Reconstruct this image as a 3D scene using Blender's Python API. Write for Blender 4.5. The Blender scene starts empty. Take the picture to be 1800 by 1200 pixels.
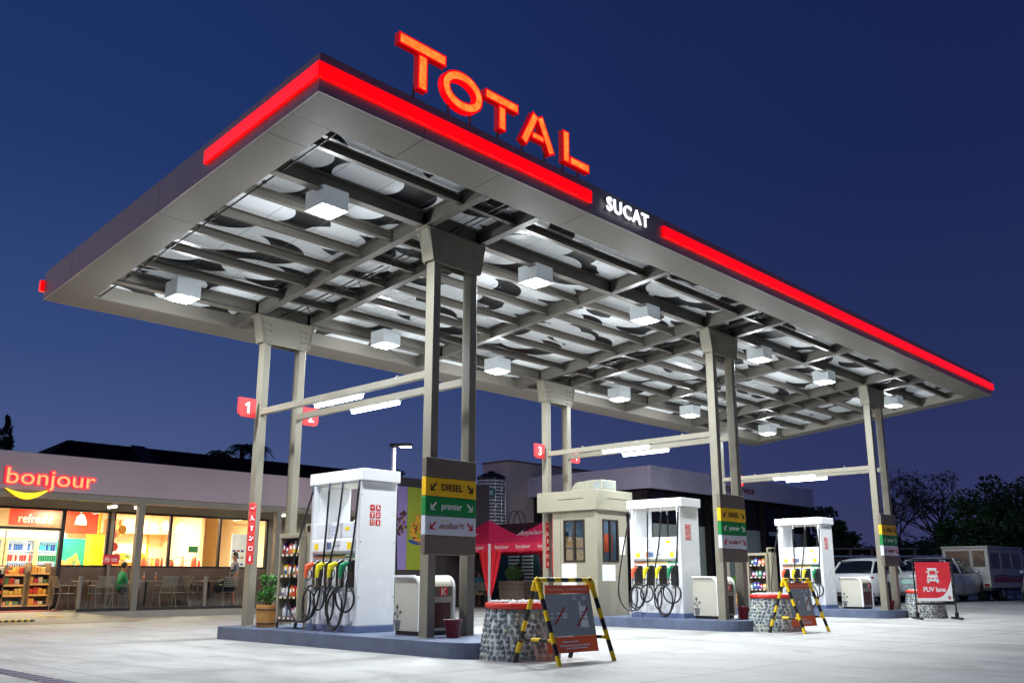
import bpy, bmesh, math, random
from math import radians as R, sin, cos, pi
from mathutils import Vector, Matrix, noise
random.seed(7)
scene = bpy.context.scene
C = scene.collection

# ------------------------------------------------------------------ camera
cam_d = bpy.data.cameras.new('camera')
cam = bpy.data.objects.new('camera', cam_d); C.objects.link(cam)
cam.location = (-8.345, -9.497, 0.95)
cam.rotation_euler = (R(90 + 13.326), 0, R(43.522 - 90))
cam_d.sensor_width = 36; cam_d.lens = 1597.2 / 1800 * 36
cam_d.shift_y = 38.75 / 1800
cam_d.clip_start = .1; cam_d.clip_end = 800
scene.camera = cam
scene.view_settings.view_transform = 'Standard'; scene.view_settings.look = 'None'
scene.view_settings.exposure = 0; scene.view_settings.gamma = 1
scene.render.engine = 'CYCLES'
cy = scene.cycles
cy.use_denoising = True; cy.max_bounces = 8; cy.diffuse_bounces = 6; cy.glossy_bounces = 3
cy.transmission_bounces = 5; cy.transparent_max_bounces = 8
cy.sample_clamp_indirect = 6; cy.caustics_reflective = False; cy.caustics_refractive = False

def lin(c):
    return tuple(((x / 255) / 12.92 if x / 255 <= .04045 else ((x / 255 + .055) / 1.055) ** 2.4) for x in c)

# ------------------------------------------------------------------ world: blue hour sky
world = bpy.data.worlds.new('World'); scene.world = world; world.use_nodes = True
nt = world.node_tree; N = nt.nodes; Lk = nt.links
N.clear()
out = N.new('ShaderNodeOutputWorld'); bg = N.new('ShaderNodeBackground'); bg2 = N.new('ShaderNodeBackground')
tc = N.new('ShaderNodeTexCoord'); sep = N.new('ShaderNodeSeparateXYZ')
Lk.new(tc.outputs['Generated'], sep.inputs[0])
def ramp(stops):
    r = N.new('ShaderNodeValToRGB'); e = r.color_ramp.elements
    while len(e) < len(stops): e.new(.5)
    for k, (p, c) in enumerate(stops): e[k].position = p; e[k].color = (*lin(c), 1)
    Lk.new(sep.outputs['Z'], r.inputs[0]); return r
ra = ramp([(0.0, (88, 98, 142)), (.10, (76, 91, 137)), (.22, (54, 75, 125)), (.42, (32, 55, 108)), (.75, (20, 40, 88))])
rb = ramp([(0.0, (60, 62, 100)), (.10, (48, 54, 96)), (.22, (37, 47, 90)), (.42, (25, 38, 82)), (.75, (17, 31, 73))])
dt = N.new('ShaderNodeVectorMath'); dt.operation = 'DOT_PRODUCT'
Lk.new(tc.outputs['Generated'], dt.inputs[0]); dt.inputs[1].default_value = (-.689, .725, 0)
mr = N.new('ShaderNodeMapRange'); Lk.new(dt.outputs['Value'], mr.inputs[0])
mr.inputs[1].default_value = -.45; mr.inputs[2].default_value = .5
mr.interpolation_type = 'SMOOTHSTEP'
mx = N.new('ShaderNodeMix'); mx.data_type = 'RGBA'
Lk.new(mr.outputs[0], mx.inputs['Factor']); Lk.new(rb.outputs[0], mx.inputs['A']); Lk.new(ra.outputs[0], mx.inputs['B'])
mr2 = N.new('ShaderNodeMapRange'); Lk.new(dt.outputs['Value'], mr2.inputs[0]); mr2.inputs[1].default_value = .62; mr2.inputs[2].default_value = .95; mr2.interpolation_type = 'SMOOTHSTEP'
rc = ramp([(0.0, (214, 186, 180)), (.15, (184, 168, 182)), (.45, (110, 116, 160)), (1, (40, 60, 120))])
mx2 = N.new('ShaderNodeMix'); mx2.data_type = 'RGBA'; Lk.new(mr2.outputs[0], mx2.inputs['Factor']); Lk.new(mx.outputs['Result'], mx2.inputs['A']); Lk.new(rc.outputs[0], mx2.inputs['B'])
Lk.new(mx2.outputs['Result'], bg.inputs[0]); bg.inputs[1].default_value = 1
sky = N.new('ShaderNodeTexSky'); sky.sky_type = 'NISHITA'; sky.sun_disc = False
sky.sun_elevation = R(-2); sky.sun_rotation = R(-70)
Lk.new(sky.outputs[0], bg2.inputs[0]); bg2.inputs[1].default_value = .0
add = N.new('ShaderNodeAddShader')
Lk.new(bg.outputs[0], add.inputs[0]); Lk.new(bg2.outputs[0], add.inputs[1]); Lk.new(add.outputs[0], out.inputs[0])

# ------------------------------------------------------------------ materials
MATS = {}
def mat(name, col=(.5, .5, .5), rough=.5, metal=0, var=.12, vscale=3., bump=0., bscale=40., emit=None, estr=0, coat=0., trans=0., srgb=True, spec=.5, alpha=1):
    if name in MATS: return MATS[name]
    m = bpy.data.materials.new(name); m.use_nodes = True
    n = m.node_tree.nodes; l = m.node_tree.links; b = n['Principled BSDF']
    c = lin(col) if srgb and max(col) > 1 else col
    b.inputs['Base Color'].default_value = (*c, 1)
    b.inputs['Roughness'].default_value = rough; b.inputs['Metallic'].default_value = metal
    b.inputs['Coat Weight'].default_value = coat; b.inputs['Transmission Weight'].default_value = trans
    b.inputs['Specular IOR Level'].default_value = spec; b.inputs['Alpha'].default_value = alpha
    if var:
        t = n.new('ShaderNodeTexCoord'); a = n.new('ShaderNodeTexNoise'); a.inputs['Scale'].default_value = vscale
        a.inputs['Detail'].default_value = 6; a.inputs['Roughness'].default_value = .65
        l.new(t.outputs['Object'], a.inputs['Vector'])
        k = n.new('ShaderNodeValToRGB'); e = k.color_ramp.elements
        e[0].position = .3; e[0].color = (*[x * (1 - var) for x in c], 1)
        e[1].position = .7; e[1].color = (*[min(1, x * (1 + var)) for x in c], 1)
        l.new(a.outputs['Fac'], k.inputs[0]); l.new(k.outputs[0], b.inputs['Base Color'])
        q = n.new('ShaderNodeMapRange'); q.inputs[3].default_value = max(0, rough - .12); q.inputs[4].default_value = min(1, rough + .12)
        l.new(a.outputs['Fac'], q.inputs[0]); l.new(q.outputs[0], b.inputs['Roughness'])
    if bump:
        t2 = n.new('ShaderNodeTexCoord'); a2 = n.new('ShaderNodeTexNoise'); a2.inputs['Scale'].default_value = bscale; a2.inputs['Detail'].default_value = 4
        bp = n.new('ShaderNodeBump'); bp.inputs['Strength'].default_value = bump; bp.inputs['Distance'].default_value = .01
        l.new(t2.outputs['Object'], a2.inputs['Vector']); l.new(a2.outputs['Fac'], bp.inputs['Height']); l.new(bp.outputs[0], b.inputs['Normal'])
    if emit is not None:
        b.inputs['Emission Color'].default_value = (*(lin(emit) if max(emit) > 1 else emit), 1)
        b.inputs['Emission Strength'].default_value = estr
    MATS[name] = m; return m

# ------------------------------------------------------------------ mesh builder
class MB:
    def __init__(s): s.v = []; s.f = []; s.m = []; s.sm = []
    def add(s, vs, fs, mi=0, sm=False):
        o = len(s.v); s.v += [tuple(p) for p in vs]
        for f in fs: s.f.append([i + o for i in f]); s.m.append(mi); s.sm.append(sm)
    def box(s, x0, x1, y0, y1, z0, z1, mi=0, M=None):
        if x0 > x1: x0, x1 = x1, x0
        if y0 > y1: y0, y1 = y1, y0
        if z0 > z1: z0, z1 = z1, z0
        vs = [(x, y, z) for z in (z0, z1) for x, y in ((x0, y0), (x1, y0), (x1, y1), (x0, y1))]
        if M is not None: vs = [M @ Vector(p) for p in vs]
        s.add(vs, [(0, 3, 2, 1), (4, 5, 6, 7), (0, 1, 5, 4), (1, 2, 6, 5), (2, 3, 7, 6), (3, 0, 4, 7)], mi); return s
    def hexa(s, vs, mi=0):
        s.add(vs, [(0, 3, 2, 1), (4, 5, 6, 7), (0, 1, 5, 4), (1, 2, 6, 5), (2, 3, 7, 6), (3, 0, 4, 7)], mi); return s
    def cyl(s, p0, p1, r0, r1=None, n=12, mi=0, cap=True, sm=True):
        r1 = r0 if r1 is None else r1
        p0 = Vector(p0); p1 = Vector(p1); d = (p1 - p0).normalized()
        a = Vector((0, 0, 1)) if abs(d.z) < .9 else Vector((1, 0, 0)); u = d.cross(a).normalized(); w = d.cross(u)
        vs = [p0 + (u * cos(2 * pi * i / n) + w * sin(2 * pi * i / n)) * r0 for i in range(n)] + [p1 + (u * cos(2 * pi * i / n) + w * sin(2 * pi * i / n)) * r1 for i in range(n)]
        s.add(vs, [(i, i + n, (i + 1) % n + n, (i + 1) % n) for i in range(n)], mi, sm)
        if cap: s.add(vs, [tuple(range(n)), tuple(range(2 * n - 1, n - 1, -1))], mi)
        return s
    def tube(s, pts, r, n=8, mi=0, radii=None):
        pts = [Vector(p) for p in pts]; k = len(pts); vs = []; pu = None
        for i, p in enumerate(pts):
            d = (pts[min(i + 1, k - 1)] - pts[max(i - 1, 0)])
            d = d.normalized() if d.length > 1e-9 else Vector((0, 0, 1))
            if pu is None: a = Vector((0, 0, 1)) if abs(d.z) < .9 else Vector((1, 0, 0)); u = d.cross(a).normalized()
            else:
                u = pu - d * pu.dot(d); u = u.normalized() if u.length > 1e-6 else d.orthogonal().normalized()
            pu = u; w = d.cross(u); rr = radii[i] if radii else r
            vs += [p + (u * cos(2 * pi * j / n) + w * sin(2 * pi * j / n)) * rr for j in range(n)]
        s.add(vs, [(i * n + j, i * n + (j + 1) % n, (i + 1) * n + (j + 1) % n, (i + 1) * n + j) for i in range(k - 1) for j in range(n)], mi, True)
        s.add(vs, [tuple(range(n - 1, -1, -1)), tuple(range((k - 1) * n, k * n))], mi); return s
    def prism(s, poly, a, b, axis='z', mi=0, mside=None, M=None):
        # poly: 2D ccw; axis z:(x,y) y:(x,z) x:(y,z)
        mside = mi if mside is None else mside; n = len(poly)
        def P(p, t): return {'z': (p[0], p[1], t), 'y': (p[0], t, p[1]), 'x': (t, p[0], p[1])}[axis]
        vs = [P(p, a) for p in poly] + [P(p, b) for p in poly]
        if M is not None: vs = [M @ Vector(p) for p in vs]
        s.add(vs, [tuple(range(n - 1, -1, -1)), tuple(range(n, 2 * n))], mi)
        s.add(vs, [(i, (i + 1) % n, (i + 1) % n + n, i + n) for i in range(n)], mside); return s
    def lathe(s, prof, n=24, c=(0, 0), mi=0, cap=True, sm=True):
        vs = [(c[0] + r * cos(2 * pi * i / n), c[1] + r * sin(2 * pi * i / n), z) for r, z in prof for i in range(n)]; k = len(prof)
        s.add(vs, [(j * n + i, j * n + (i + 1) % n, (j + 1) * n + (i + 1) % n, (j + 1) * n + i) for j in range(k - 1) for i in range(n)], mi, sm)
        if cap: s.add(vs, [tuple(range(n - 1, -1, -1)), tuple(range((k - 1) * n, k * n))], mi)
        return s
    def ell(s, c, r, nu=10, nv=6, mi=0, M=None):
        vs = []
        for j in range(1, nv):
            t = pi * j / nv
            for i in range(nu):
                a = 2 * pi * i / nu; vs.append(Vector((r[0] * sin(t) * cos(a), r[1] * sin(t) * sin(a), r[2] * cos(t))))
        vs += [Vector((0, 0, r[2])), Vector((0, 0, -r[2]))]
        if M is not None: vs = [M @ p for p in vs]
        vs = [p + Vector(c) for p in vs]; T = len(vs) - 2
        fs = [(j * nu + i, (j + 1) * nu + i, (j + 1) * nu + (i + 1) % nu, j * nu + (i + 1) % nu) for j in range(nv - 2) for i in range(nu)]
        fs += [(T, i, (i + 1) % nu) for i in range(nu)] + [(T + 1, (nv - 2) * nu + (i + 1) % nu, (nv - 2) * nu + i) for i in range(nu)]
        s.add(vs, fs, mi, True); return s
    def quad(s, a, b, c, d, mi=0): s.add([a, b, c, d], [(0, 1, 2, 3)], mi); return s
    def build(s, name, mats, parent=None, loc=None, bevel=0, seg=2, rot=None):
        me = bpy.data.meshes.new(name); me.from_pydata(s.v, [], s.f)
        mats = mats if isinstance(mats, (list, tuple)) else [mats]
        for m in mats: me.materials.append(m)
        me.polygons.foreach_set('material_index', s.m); me.polygons.foreach_set('use_smooth', s.sm)
        me.update()
        bm = bmesh.new(); bm.from_mesh(me); bmesh.ops.recalc_face_normals(bm, faces=bm.faces); bm.to_mesh(me); bm.free()
        o = bpy.data.objects.new(name, me); C.objects.link(o)
        if parent is not None: o.parent = parent
        if loc is not None: o.location = loc
        if rot is not None: o.rotation_euler = rot
        if bevel:
            b = o.modifiers.new('bevel', 'BEVEL'); b.width = bevel; b.segments = seg; b.limit_method = 'ANGLE'; b.angle_limit = R(50)
            b.harden_normals = False
        return o
def thing(name, label, cat, loc=(0, 0, 0), rotz=0, group=None, scale=1):
    o = bpy.data.objects.new(name, None); C.objects.link(o); o.location = loc; o.rotation_euler = (0, 0, rotz)
    o.empty_display_size = .1; o.scale = (scale,) * 3
    return tag(o, label, cat, group)
def tag(o, label=None, cat=None, group=None, kind=None):
    if label: o['label'] = label
    if cat: o['category'] = cat
    if group: o['group'] = group
    if kind: o['kind'] = kind
    return o
def dup(root, loc, rotz=None, label=None, group=None):
    r = root.copy(); C.objects.link(r); r.location = loc
    if rotz is not None: r.rotation_euler = (0, 0, rotz)
    if label: r['label'] = label
    if group: r['group'] = group
    for ch in list(root.children):
        c = ch.copy(); C.objects.link(c); c.parent = r
        for g in list(ch.children):
            d = g.copy(); C.objects.link(d); d.parent = c
    return r
ROT = {'-y': Matrix(((1, 0, 0), (0, 0, -1), (0, 1, 0))), '-x': Matrix(((0, 0, -1), (-1, 0, 0), (0, 1, 0))),
       '+y': Matrix(((-1, 0, 0), (0, 0, 1), (0, 1, 0))), '+x': Matrix(((0, 0, 1), (1, 0, 0), (0, 1, 0))), 'z': Matrix.Identity(3)}
_txt = {}
def text_mb(body, w, h, depth=.004, bold=0., res=3, shear=0., space=1.):
    """text mesh data (verts, faces) centred, w x h metres, in local XY"""
    cu = bpy.data.curves.new('t', 'FONT'); cu.body = body; cu.size = 1; cu.offset = bold; cu.resolution_u = res; cu.shear = shear
    cu.extrude = .5; cu.space_character = space; cu.fill_mode = 'BOTH'
    ob = bpy.data.objects.new('t', cu); C.objects.link(ob)
    dg = bpy.context.evaluated_depsgraph_get(); me = bpy.data.meshes.new_from_object(ob.evaluated_get(dg))
    vs = [v.co.copy() for v in me.vertices]; fs = [tuple(p.vertices) for p in me.polygons]
    bpy.data.objects.remove(ob); bpy.data.curves.remove(cu); bpy.data.meshes.remove(me)
    x0 = min(v.x for v in vs); x1 = max(v.x for v in vs); y0 = min(v.y for v in vs); y1 = max(v.y for v in vs)
    sy = h / (y1 - y0) if h else w / (x1 - x0); sx = w / (x1 - x0) if w else sy
    return [Vector(((v.x - (x0 + x1) / 2) * sx, (v.y - (y0 + y1) / 2) * sy, (v.z + .5) * depth)) for v in vs], fs
def add_text(mb, body, c, face, w, h, depth=.004, mi=0, bold=0., shear=0., res=3, rot=0, space=1.):
    vs, fs = text_mb(body, w, h, depth, bold, res, shear, space); M = ROT[face]
    q = Matrix.Rotation(rot, 3, 'Z') if rot else Matrix.Identity(3)
    mb.add([Vector(c) + M @ (q @ v) for v in vs], fs, mi)
def add_poly(mb, poly, c, face, depth=.004, mi=0):
    M = ROT[face]; n = len(poly)
    vs = [Vector(c) + M @ Vector((x, y, 0)) for x, y in poly] + [Vector(c) + M @ Vector((x, y, depth)) for x, y in poly]
    mb.add(vs, [tuple(range(n - 1, -1, -1)), tuple(range(n, 2 * n))] + [(i, (i + 1) % n, (i + 1) % n + n, i + n) for i in range(n)], mi)
def rrect(w, h, r, n=4, cx=0, cy=0):
    p = []
    for k, (sx, sy) in enumerate(((1, 1), (-1, 1), (-1, -1), (1, -1))):
        for i in range(n + 1):
            a = pi / 2 * k + pi / 2 * i / n; p.append((cx + sx * (w / 2 - r) + r * cos(a), cy + sy * (h / 2 - r) + r * sin(a)))
    return p
def arrow(s, dx, dy, cx, cy, lw=.28):
    """diagonal arrow as list of polys, pointing to (dx,dy) sign direction"""
    k = lw * s / 2; e = s / 2
    P1 = [(-e, e + .0 * s), (-e + k * 1.6, e), (e, -e + k * 1.6), (e, -e), (e - k * 1.6, -e), (-e, e - k * 1.6)]
    P2 = [(e, -e), (e, e * .55), (e - 1.5 * k, e * .55), (e - 1.5 * k, -e)]
    P3 = [(e, -e), (e, -e + 1.5 * k), (-e * .55, -e + 1.5 * k), (-e * .55, -e)]
    out = []
    for P in (P1, P2, P3):
        Q = [(cx + x * dx, cy + y * -dy * -1 * 1) for x, y in P]
        out.append(Q)
    return out
def lamp(name, kind, loc, energy, col, parent=None, size=.3, sizey=None, rot=(0, 0, 0), spread=180, radius=.05):
    d = bpy.data.lights.new(name, kind); d.energy = energy; d.color = col
    if kind == 'AREA':
        d.shape = 'RECTANGLE' if sizey else 'SQUARE'; d.size = size; d.spread = R(spread)
        if sizey: d.size_y = sizey
    else: d.shadow_soft_size = radius
    o = bpy.data.objects.new(name, d); C.objects.link(o); o.location = loc; o.rotation_euler = rot
    if parent: o.parent = parent
    return o
# common materials
beige = mat('painted steel beige', (132, 127, 112), .42, .0, .08, 2.2)
soffit_m = mat('composite panel grey', (120, 115, 106), .62, .0, .05, 1.5)
fascia_m = mat('composite fascia', (164, 152, 150), .4, .2, .06, 1.2)
joist_m = mat('steel joist taupe', (100, 96, 89), .5, .05, .12, 2.5)
brown = mat('taupe sign panel', (112, 102, 90), .45, .1, .05, 2)
white_p = mat('white enamel', (236, 238, 240), .25, 0, .03, 2, coat=.3)
offwhite = mat('off white shell', (206, 202, 188), .35, 0, .05, 2)
kerb_m = mat('island paint blue grey', (88, 99, 124), .55, 0, .22, 3.5, bump=.2, bscale=60)
black_r = mat('black rubber', (20, 21, 24), .45, 0, .2, 6)
dark_m = mat('dark metal', (38, 36, 35), .45, .3, .15, 4)
chrome = mat('bright steel', (190, 192, 196), .22, .9, .08, 5)
red_p = mat('red paint', (196, 24, 34), .35, 0, .08, 4)
white_t = mat('white print', (240, 240, 238), .45, 0, 0)
red_t = mat('red print', (205, 30, 36), .45, 0, 0)
# ------------------------------------------------------------------ ground
def gheight(x, y):
    t = min(1, max(0, (x - 20) / 5)); t = t * t * (3 - 2 * t); return .19 * t
m = bpy.data.materials.new('forecourt concrete'); m.use_nodes = True; n = m.node_tree.nodes; l = m.node_tree.links; b = n['Principled BSDF']
t = n.new('ShaderNodeTexCoord')
def nz(sc, det=8, ro=.6, vec=None, dist=0):
    a = n.new('ShaderNodeTexNoise'); a.inputs['Scale'].default_value = sc; a.inputs['Detail'].default_value = det; a.inputs['Roughness'].default_value = ro
    a.inputs['Distortion'].default_value = dist
    l.new(vec or t.outputs['Object'], a.inputs['Vector']); return a.outputs['Fac']
mp = n.new('ShaderNodeMapping'); mp.inputs['Scale'].default_value = (1, .28, 1); mp.inputs['Rotation'].default_value = (0, 0, R(-40)); l.new(t.outputs['Object'], mp.inputs[0])
big = nz(.35, 8, .62); streak = nz(1.3, 7, .7, mp.outputs[0], .4); fine = nz(26, 5, .7)
def ramp2(fac, stops):
    r = n.new('ShaderNodeValToRGB'); e = r.color_ramp.elements
    while len(e) < len(stops): e.new(.5)
    for k, (p, c) in enumerate(stops): e[k].position = p; e[k].color = (*c, 1)
    l.new(fac, r.inputs[0]); return r.outputs[0]
def mix(a, bb, fac, mode='MULTIPLY'):
    q = n.new('ShaderNodeMix'); q.data_type = 'RGBA'; q.blend_type = mode
    if isinstance(fac, (int, float)): q.inputs['Factor'].default_value = fac
    else: l.new(fac, q.inputs['Factor'])
    l.new(a, q.inputs['A'])
    if isinstance(bb, tuple): q.inputs['B'].default_value = (*bb, 1)
    else: l.new(bb, q.inputs['B'])
    return q.outputs['Result']
c0 = ramp2(big, [(.3, (.37, .37, .355)), (.55, (.465, .46, .445)), (.75, (.41, .405, .39))])
c0 = mix(c0, ramp2(streak, [(.32, (.52, .52, .51)), (.54, (1, 1, 1))]), .85)
c0 = mix(c0, ramp2(fine, [(.3, (.82, .82, .82)), (.6, (1, 1, 1))]), .6)
# stains
st = nz(1.1, 6, .7, None, .6)
c0 = mix(c0, ramp2(st, [(.58, (1, 1, 1)), (.68, (.55, .53, .50))]), .7)
mpt = n.new('ShaderNodeMapping'); mpt.inputs['Scale'].default_value = (.05, 1.6, 1); l.new(t.outputs['Object'], mpt.inputs[0])
c0 = mix(c0, ramp2(nz(1.0, 4, .6, mpt.outputs[0], .3), [(.56, (1, 1, 1)), (.66, (.66, .66, .66))]), .6)
vd = n.new('ShaderNodeTexVoronoi'); vd.inputs['Scale'].default_value = 1.3; l.new(t.outputs['Object'], vd.inputs['Vector'])
c0 = mix(c0, ramp2(vd.outputs['Distance'], [(.03, (.35, .34, .33)), (.075, (1, 1, 1))]), .6)
# joints
sx = n.new('ShaderNodeSeparateXYZ'); l.new(t.outputs['Object'], sx.inputs[0])
def mth(op, a, bb=None, c=None):
    q = n.new('ShaderNodeMath'); q.operation = op
    for k, x in enumerate((a, bb, c)):
        if x is None: continue
        if isinstance(x, (int, float)): q.inputs[k].default_value = x
        else: l.new(x, q.inputs[k])
    return q.outputs[0]
wob = mth('MULTIPLY', mth('SUBTRACT', nz(3, 3), .5), .03)
def joint(coord, off, sp):
    a = mth('ADD', mth('SUBTRACT', coord, off), wob); a = mth('ABSOLUTE', mth('SUBTRACT', mth('FRACT', mth('ADD', mth('DIVIDE', a, sp), .5)), .5))
    return mth('LESS_THAN', mth('MULTIPLY', a, sp), .011)
jj = mth('MAXIMUM', joint(sx.outputs['X'], .07, 4.3), joint(sx.outputs['Y'], .22, 4.4))
c0 = mix(c0, (.12, .12, .12), mth('MULTIPLY', jj, .75), 'MIX')
# tyre / oil darkening away from the pumps is plain wear of the slab
l.new(c0, b.inputs['Base Color'])
rr = n.new('ShaderNodeMapRange'); rr.inputs[3].default_value = .42; rr.inputs[4].default_value = .8; l.new(streak, rr.inputs[0]); l.new(rr.outputs[0], b.inputs['Roughness'])
bp = n.new('ShaderNodeBump'); bp.inputs['Strength'].default_value = .25; bp.inputs['Distance'].default_value = .006
l.new(mth('SUBTRACT', fine, mth('MULTIPLY', jj, 2)), bp.inputs['Height']); l.new(bp.outputs[0], b.inputs['Normal'])
conc = m
g = MB(); xs = [-400, -120, -40] + list(range(-30, 18, 6)) + [20, 21, 22, 23, 24, 25, 26, 40, 80, 200, 500]; ys = [-400, -120, -40, -20, 0, 20, 40, 100, 300, 500]
vs = [(x, y, gheight(x, y)) for x in xs for y in ys]; ny = len(ys)
g.add(vs, [(i * ny + j, (i + 1) * ny + j, (i + 1) * ny + j + 1, i * ny + j + 1) for i in range(len(xs) - 1) for j in range(ny - 1)], 0, True)
tag(g.build('ground', conc), 'pale concrete forecourt slab', None, None, 'structure')
# drain channel strip
g = MB(); g.box(-4.83, -4.64, -3.2, 2.35, 0, .006)
for k in range(28): g.box(-4.826, -4.644, -3.2 + k * .2, -3.195 + k * .2, .006, .009, 1)
tag(g.build('drain_channel', [mat('wet drain grey', (92, 98, 120), .5, 0, .25, 6, bump=.3), dark_m]), 'long dark grey drainage strip set in the concrete at lower left', 'drain')

# ------------------------------------------------------------------ canopy
X0, X1, Y0, Y1, W = -3.294, 19.867, -1.797, 5.833, .527
ZS, TL, TH, L, DX = 5.935, -.094, .478, 4.495, .733
PX = [0, 7.56, 15.334]
def S(y, dz=0): return ZS + TL * y + dz
canopy = thing('canopy', 'long flat canopy on paired beige columns with red lit edge above the pumps', 'canopy', (0, 0, 0))
def slab(mb, x0, x1, y0, y1, d0, d1, mi=0):
    """box following the canopy slope, d0..d1 above the soffit plane"""
    mb.hexa([(x0, y0, S(y0, d0)), (x1, y0, S(y0, d0)), (x1, y1, S(y1, d0)), (x0, y1, S(y1, d0)), (x0, y0, S(y0, d1)), (x1, y0, S(y0, d1)), (x1, y1, S(y1, d1)), (x0, y1, S(y1, d1))], mi)
G = .004
fx = [X0, -2.27 + .47, -.46, 1.34, 4.19, 7.12, 10.02, 12.96, 15.9, 18.3, X1]; fy = [Y0, -.77, 1.9, 4.75, Y1]
sof = MB(); T = .03
for a, bq in zip(fx, fx[1:]):
    aa = X0 if a == X0 else a + G; bb = X1 if bq == X1 else bq - G
    for (ya, yb) in ((Y0, Y0 + W), (Y1 - W, Y1)):
        slab(sof, aa, bb, ya, yb, 0, T)
for a, bq in zip(fy, fy[1:]):
    ya = max(a, Y0 + W) + G; yb = min(bq, Y1 - W) - G
    for xa, xb in ((X0, X0 + W - .002), (X1 - W + .002, X1)): slab(sof, xa, xb, ya, yb, 0, T)
# inner upstands
U = .30
slab(sof, X0 + W, X1 - W, Y0 + W, Y0 + W + .02, 0.003, U); slab(sof, X0 + W, X1 - W, Y1 - W - .02, Y1 - W, 0.003, U)
slab(sof, X0 + W - .002, X0 + W + .02, Y0 + W + .021, Y1 - W - .021, 0.003, U); slab(sof, X1 - W - .02, X1 - W + .002, Y0 + W + .021, Y1 - W - .021, 0.003, U)
sof.build('soffit', soffit_m, canopy)
fa = MB(); F = .025
for a, bq in zip(fx, fx[1:]):
    aa = X0 - F if a == X0 else a + G; bb = X1 + F if bq == X1 else bq - G
    slab(fa, aa, bb, Y0 - F, Y0, 0.002, TH); slab(fa, aa, bb, Y1, Y1 + F, 0.002, TH)
for a, bq in zip(fy, fy[1:]):
    ya = (Y0 + .001) if a == Y0 else a + G; yb = (Y1 - .001) if bq == Y1 else bq - G
    slab(fa, X0 - F, X0, ya, yb, 0.002, TH); slab(fa, X1, X1 + F, ya, yb, 0.002, TH)
fa.build('fascia', fascia_m, canopy)
core = MB()
slab(core, X0 + .01, X1 - .01, Y0 + .01, Y1 - .01, TH - .06, TH - .01)
for (xa, xb, ya, yb) in ((X0 + .01, X1 - .01, Y0 + .01, Y0 + .05), (X0 + .01, X1 - .01, Y1 - .05, Y1 - .01), (X0 + .01, X0 + .05, Y0 + .06, Y1 - .06), (X1 - .05, X1 - .01, Y0 + .06, Y1 - .06)):
    slab(core, xa, xb, ya, yb, T + .005, TH - .07)
core.build('roof_deck', dark_m, canopy)
# printed ceiling
m = bpy.data.materials.new('printed ceiling sheet'); m.use_nodes = True; n = m.node_tree.nodes; l = m.node_tree.links; b = n['Principled BSDF']
t = n.new('ShaderNodeTexCoord'); mp = n.new('ShaderNodeMapping'); mp.inputs['Scale'].default_value = (.80, 1.15, 1); mp.inputs['Rotation'].default_value = (0, 0, R(20)); l.new(t.outputs['Object'], mp.inputs[0])
def vor(off):
    ad = n.new('ShaderNodeVectorMath'); ad.operation = 'ADD'; ad.inputs[1].default_value = off; l.new(mp.outputs[0], ad.inputs[0])
    v_ = n.new('ShaderNodeTexVoronoi'); v_.voronoi_dimensions = '2D'; v_.inputs['Scale'].default_value = 1.0; v_.inputs['Randomness'].default_value = .8; l.new(ad.outputs[0], v_.inputs['Vector']); return v_.outputs['Distance']
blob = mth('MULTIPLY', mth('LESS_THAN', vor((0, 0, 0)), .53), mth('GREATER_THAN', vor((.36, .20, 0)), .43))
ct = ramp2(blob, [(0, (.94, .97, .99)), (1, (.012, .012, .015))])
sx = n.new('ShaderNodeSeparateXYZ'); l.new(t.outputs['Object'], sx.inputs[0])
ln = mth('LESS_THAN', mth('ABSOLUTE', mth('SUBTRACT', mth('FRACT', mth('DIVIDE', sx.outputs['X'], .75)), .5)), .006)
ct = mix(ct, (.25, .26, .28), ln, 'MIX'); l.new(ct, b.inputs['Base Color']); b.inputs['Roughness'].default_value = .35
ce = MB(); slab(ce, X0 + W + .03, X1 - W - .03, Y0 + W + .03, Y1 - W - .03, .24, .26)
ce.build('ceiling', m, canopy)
def ibeam(mb, p0, p1, h, w, tf=.012, tw=.010, ch=False):
    p0 = Vector(p0); p1 = Vector(p1); d = (p1 - p0); d.normalize(); s = Vector((d.y, -d.x, 0)).normalized(); z = Vector((0, 0, 1))
    def bar(a, b_, c0, c1):
        mb.hexa([p0 + s * a + z * c0, p1 + s * a + z * c0, p1 + s * b_ + z * c0, p0 + s * b_ + z * c0, p0 + s * a + z * c1, p1 + s * a + z * c1, p1 + s * b_ + z * c1, p0 + s * b_ + z * c1])
    bar(-w / 2, w / 2, 0, tf); bar(-w / 2, w / 2, h - tf, h)
    k = -w / 2 + tw / 2 if ch else 0
    bar(k - tw / 2, k + tw / 2, tf, h - tf)
    return bar
xa, xb, ya, yb = X0 + W + .025, X1 - W - .025, Y0 + W + .025, Y1 - W - .025
def beam_obj(name, p0, p1, h, w, **k):
    mb = MB(); ibeam(mb, p0, p1, h, w, **k)
    return mb.build(name, joist_m, canopy)
cross_x = sorted([p - .178 for p in PX] + [p + .911 for p in PX] + [4.132 + .1, 11.73])
for x in cross_x:
    mb = MB(); ibeam(mb, (x, ya, S(ya)), (x, yb, S(yb)), .235, .13)
    for q in [0, L] + [L / 6 * k for k in range(1, 6)]:   # stiffeners
        for s_ in (-1, 1): mb.box(x + s_ * .008, x + s_ * .058, q - .005, q + .005, S(q) + .014, S(q) + .222)
    mb.build('cross_beam', joist_m, canopy)
for y in (0, L): beam_obj('main_beam', (xa, y, S(y) + .004), (xb, y, S(y) + .004), .23, .14)
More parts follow.
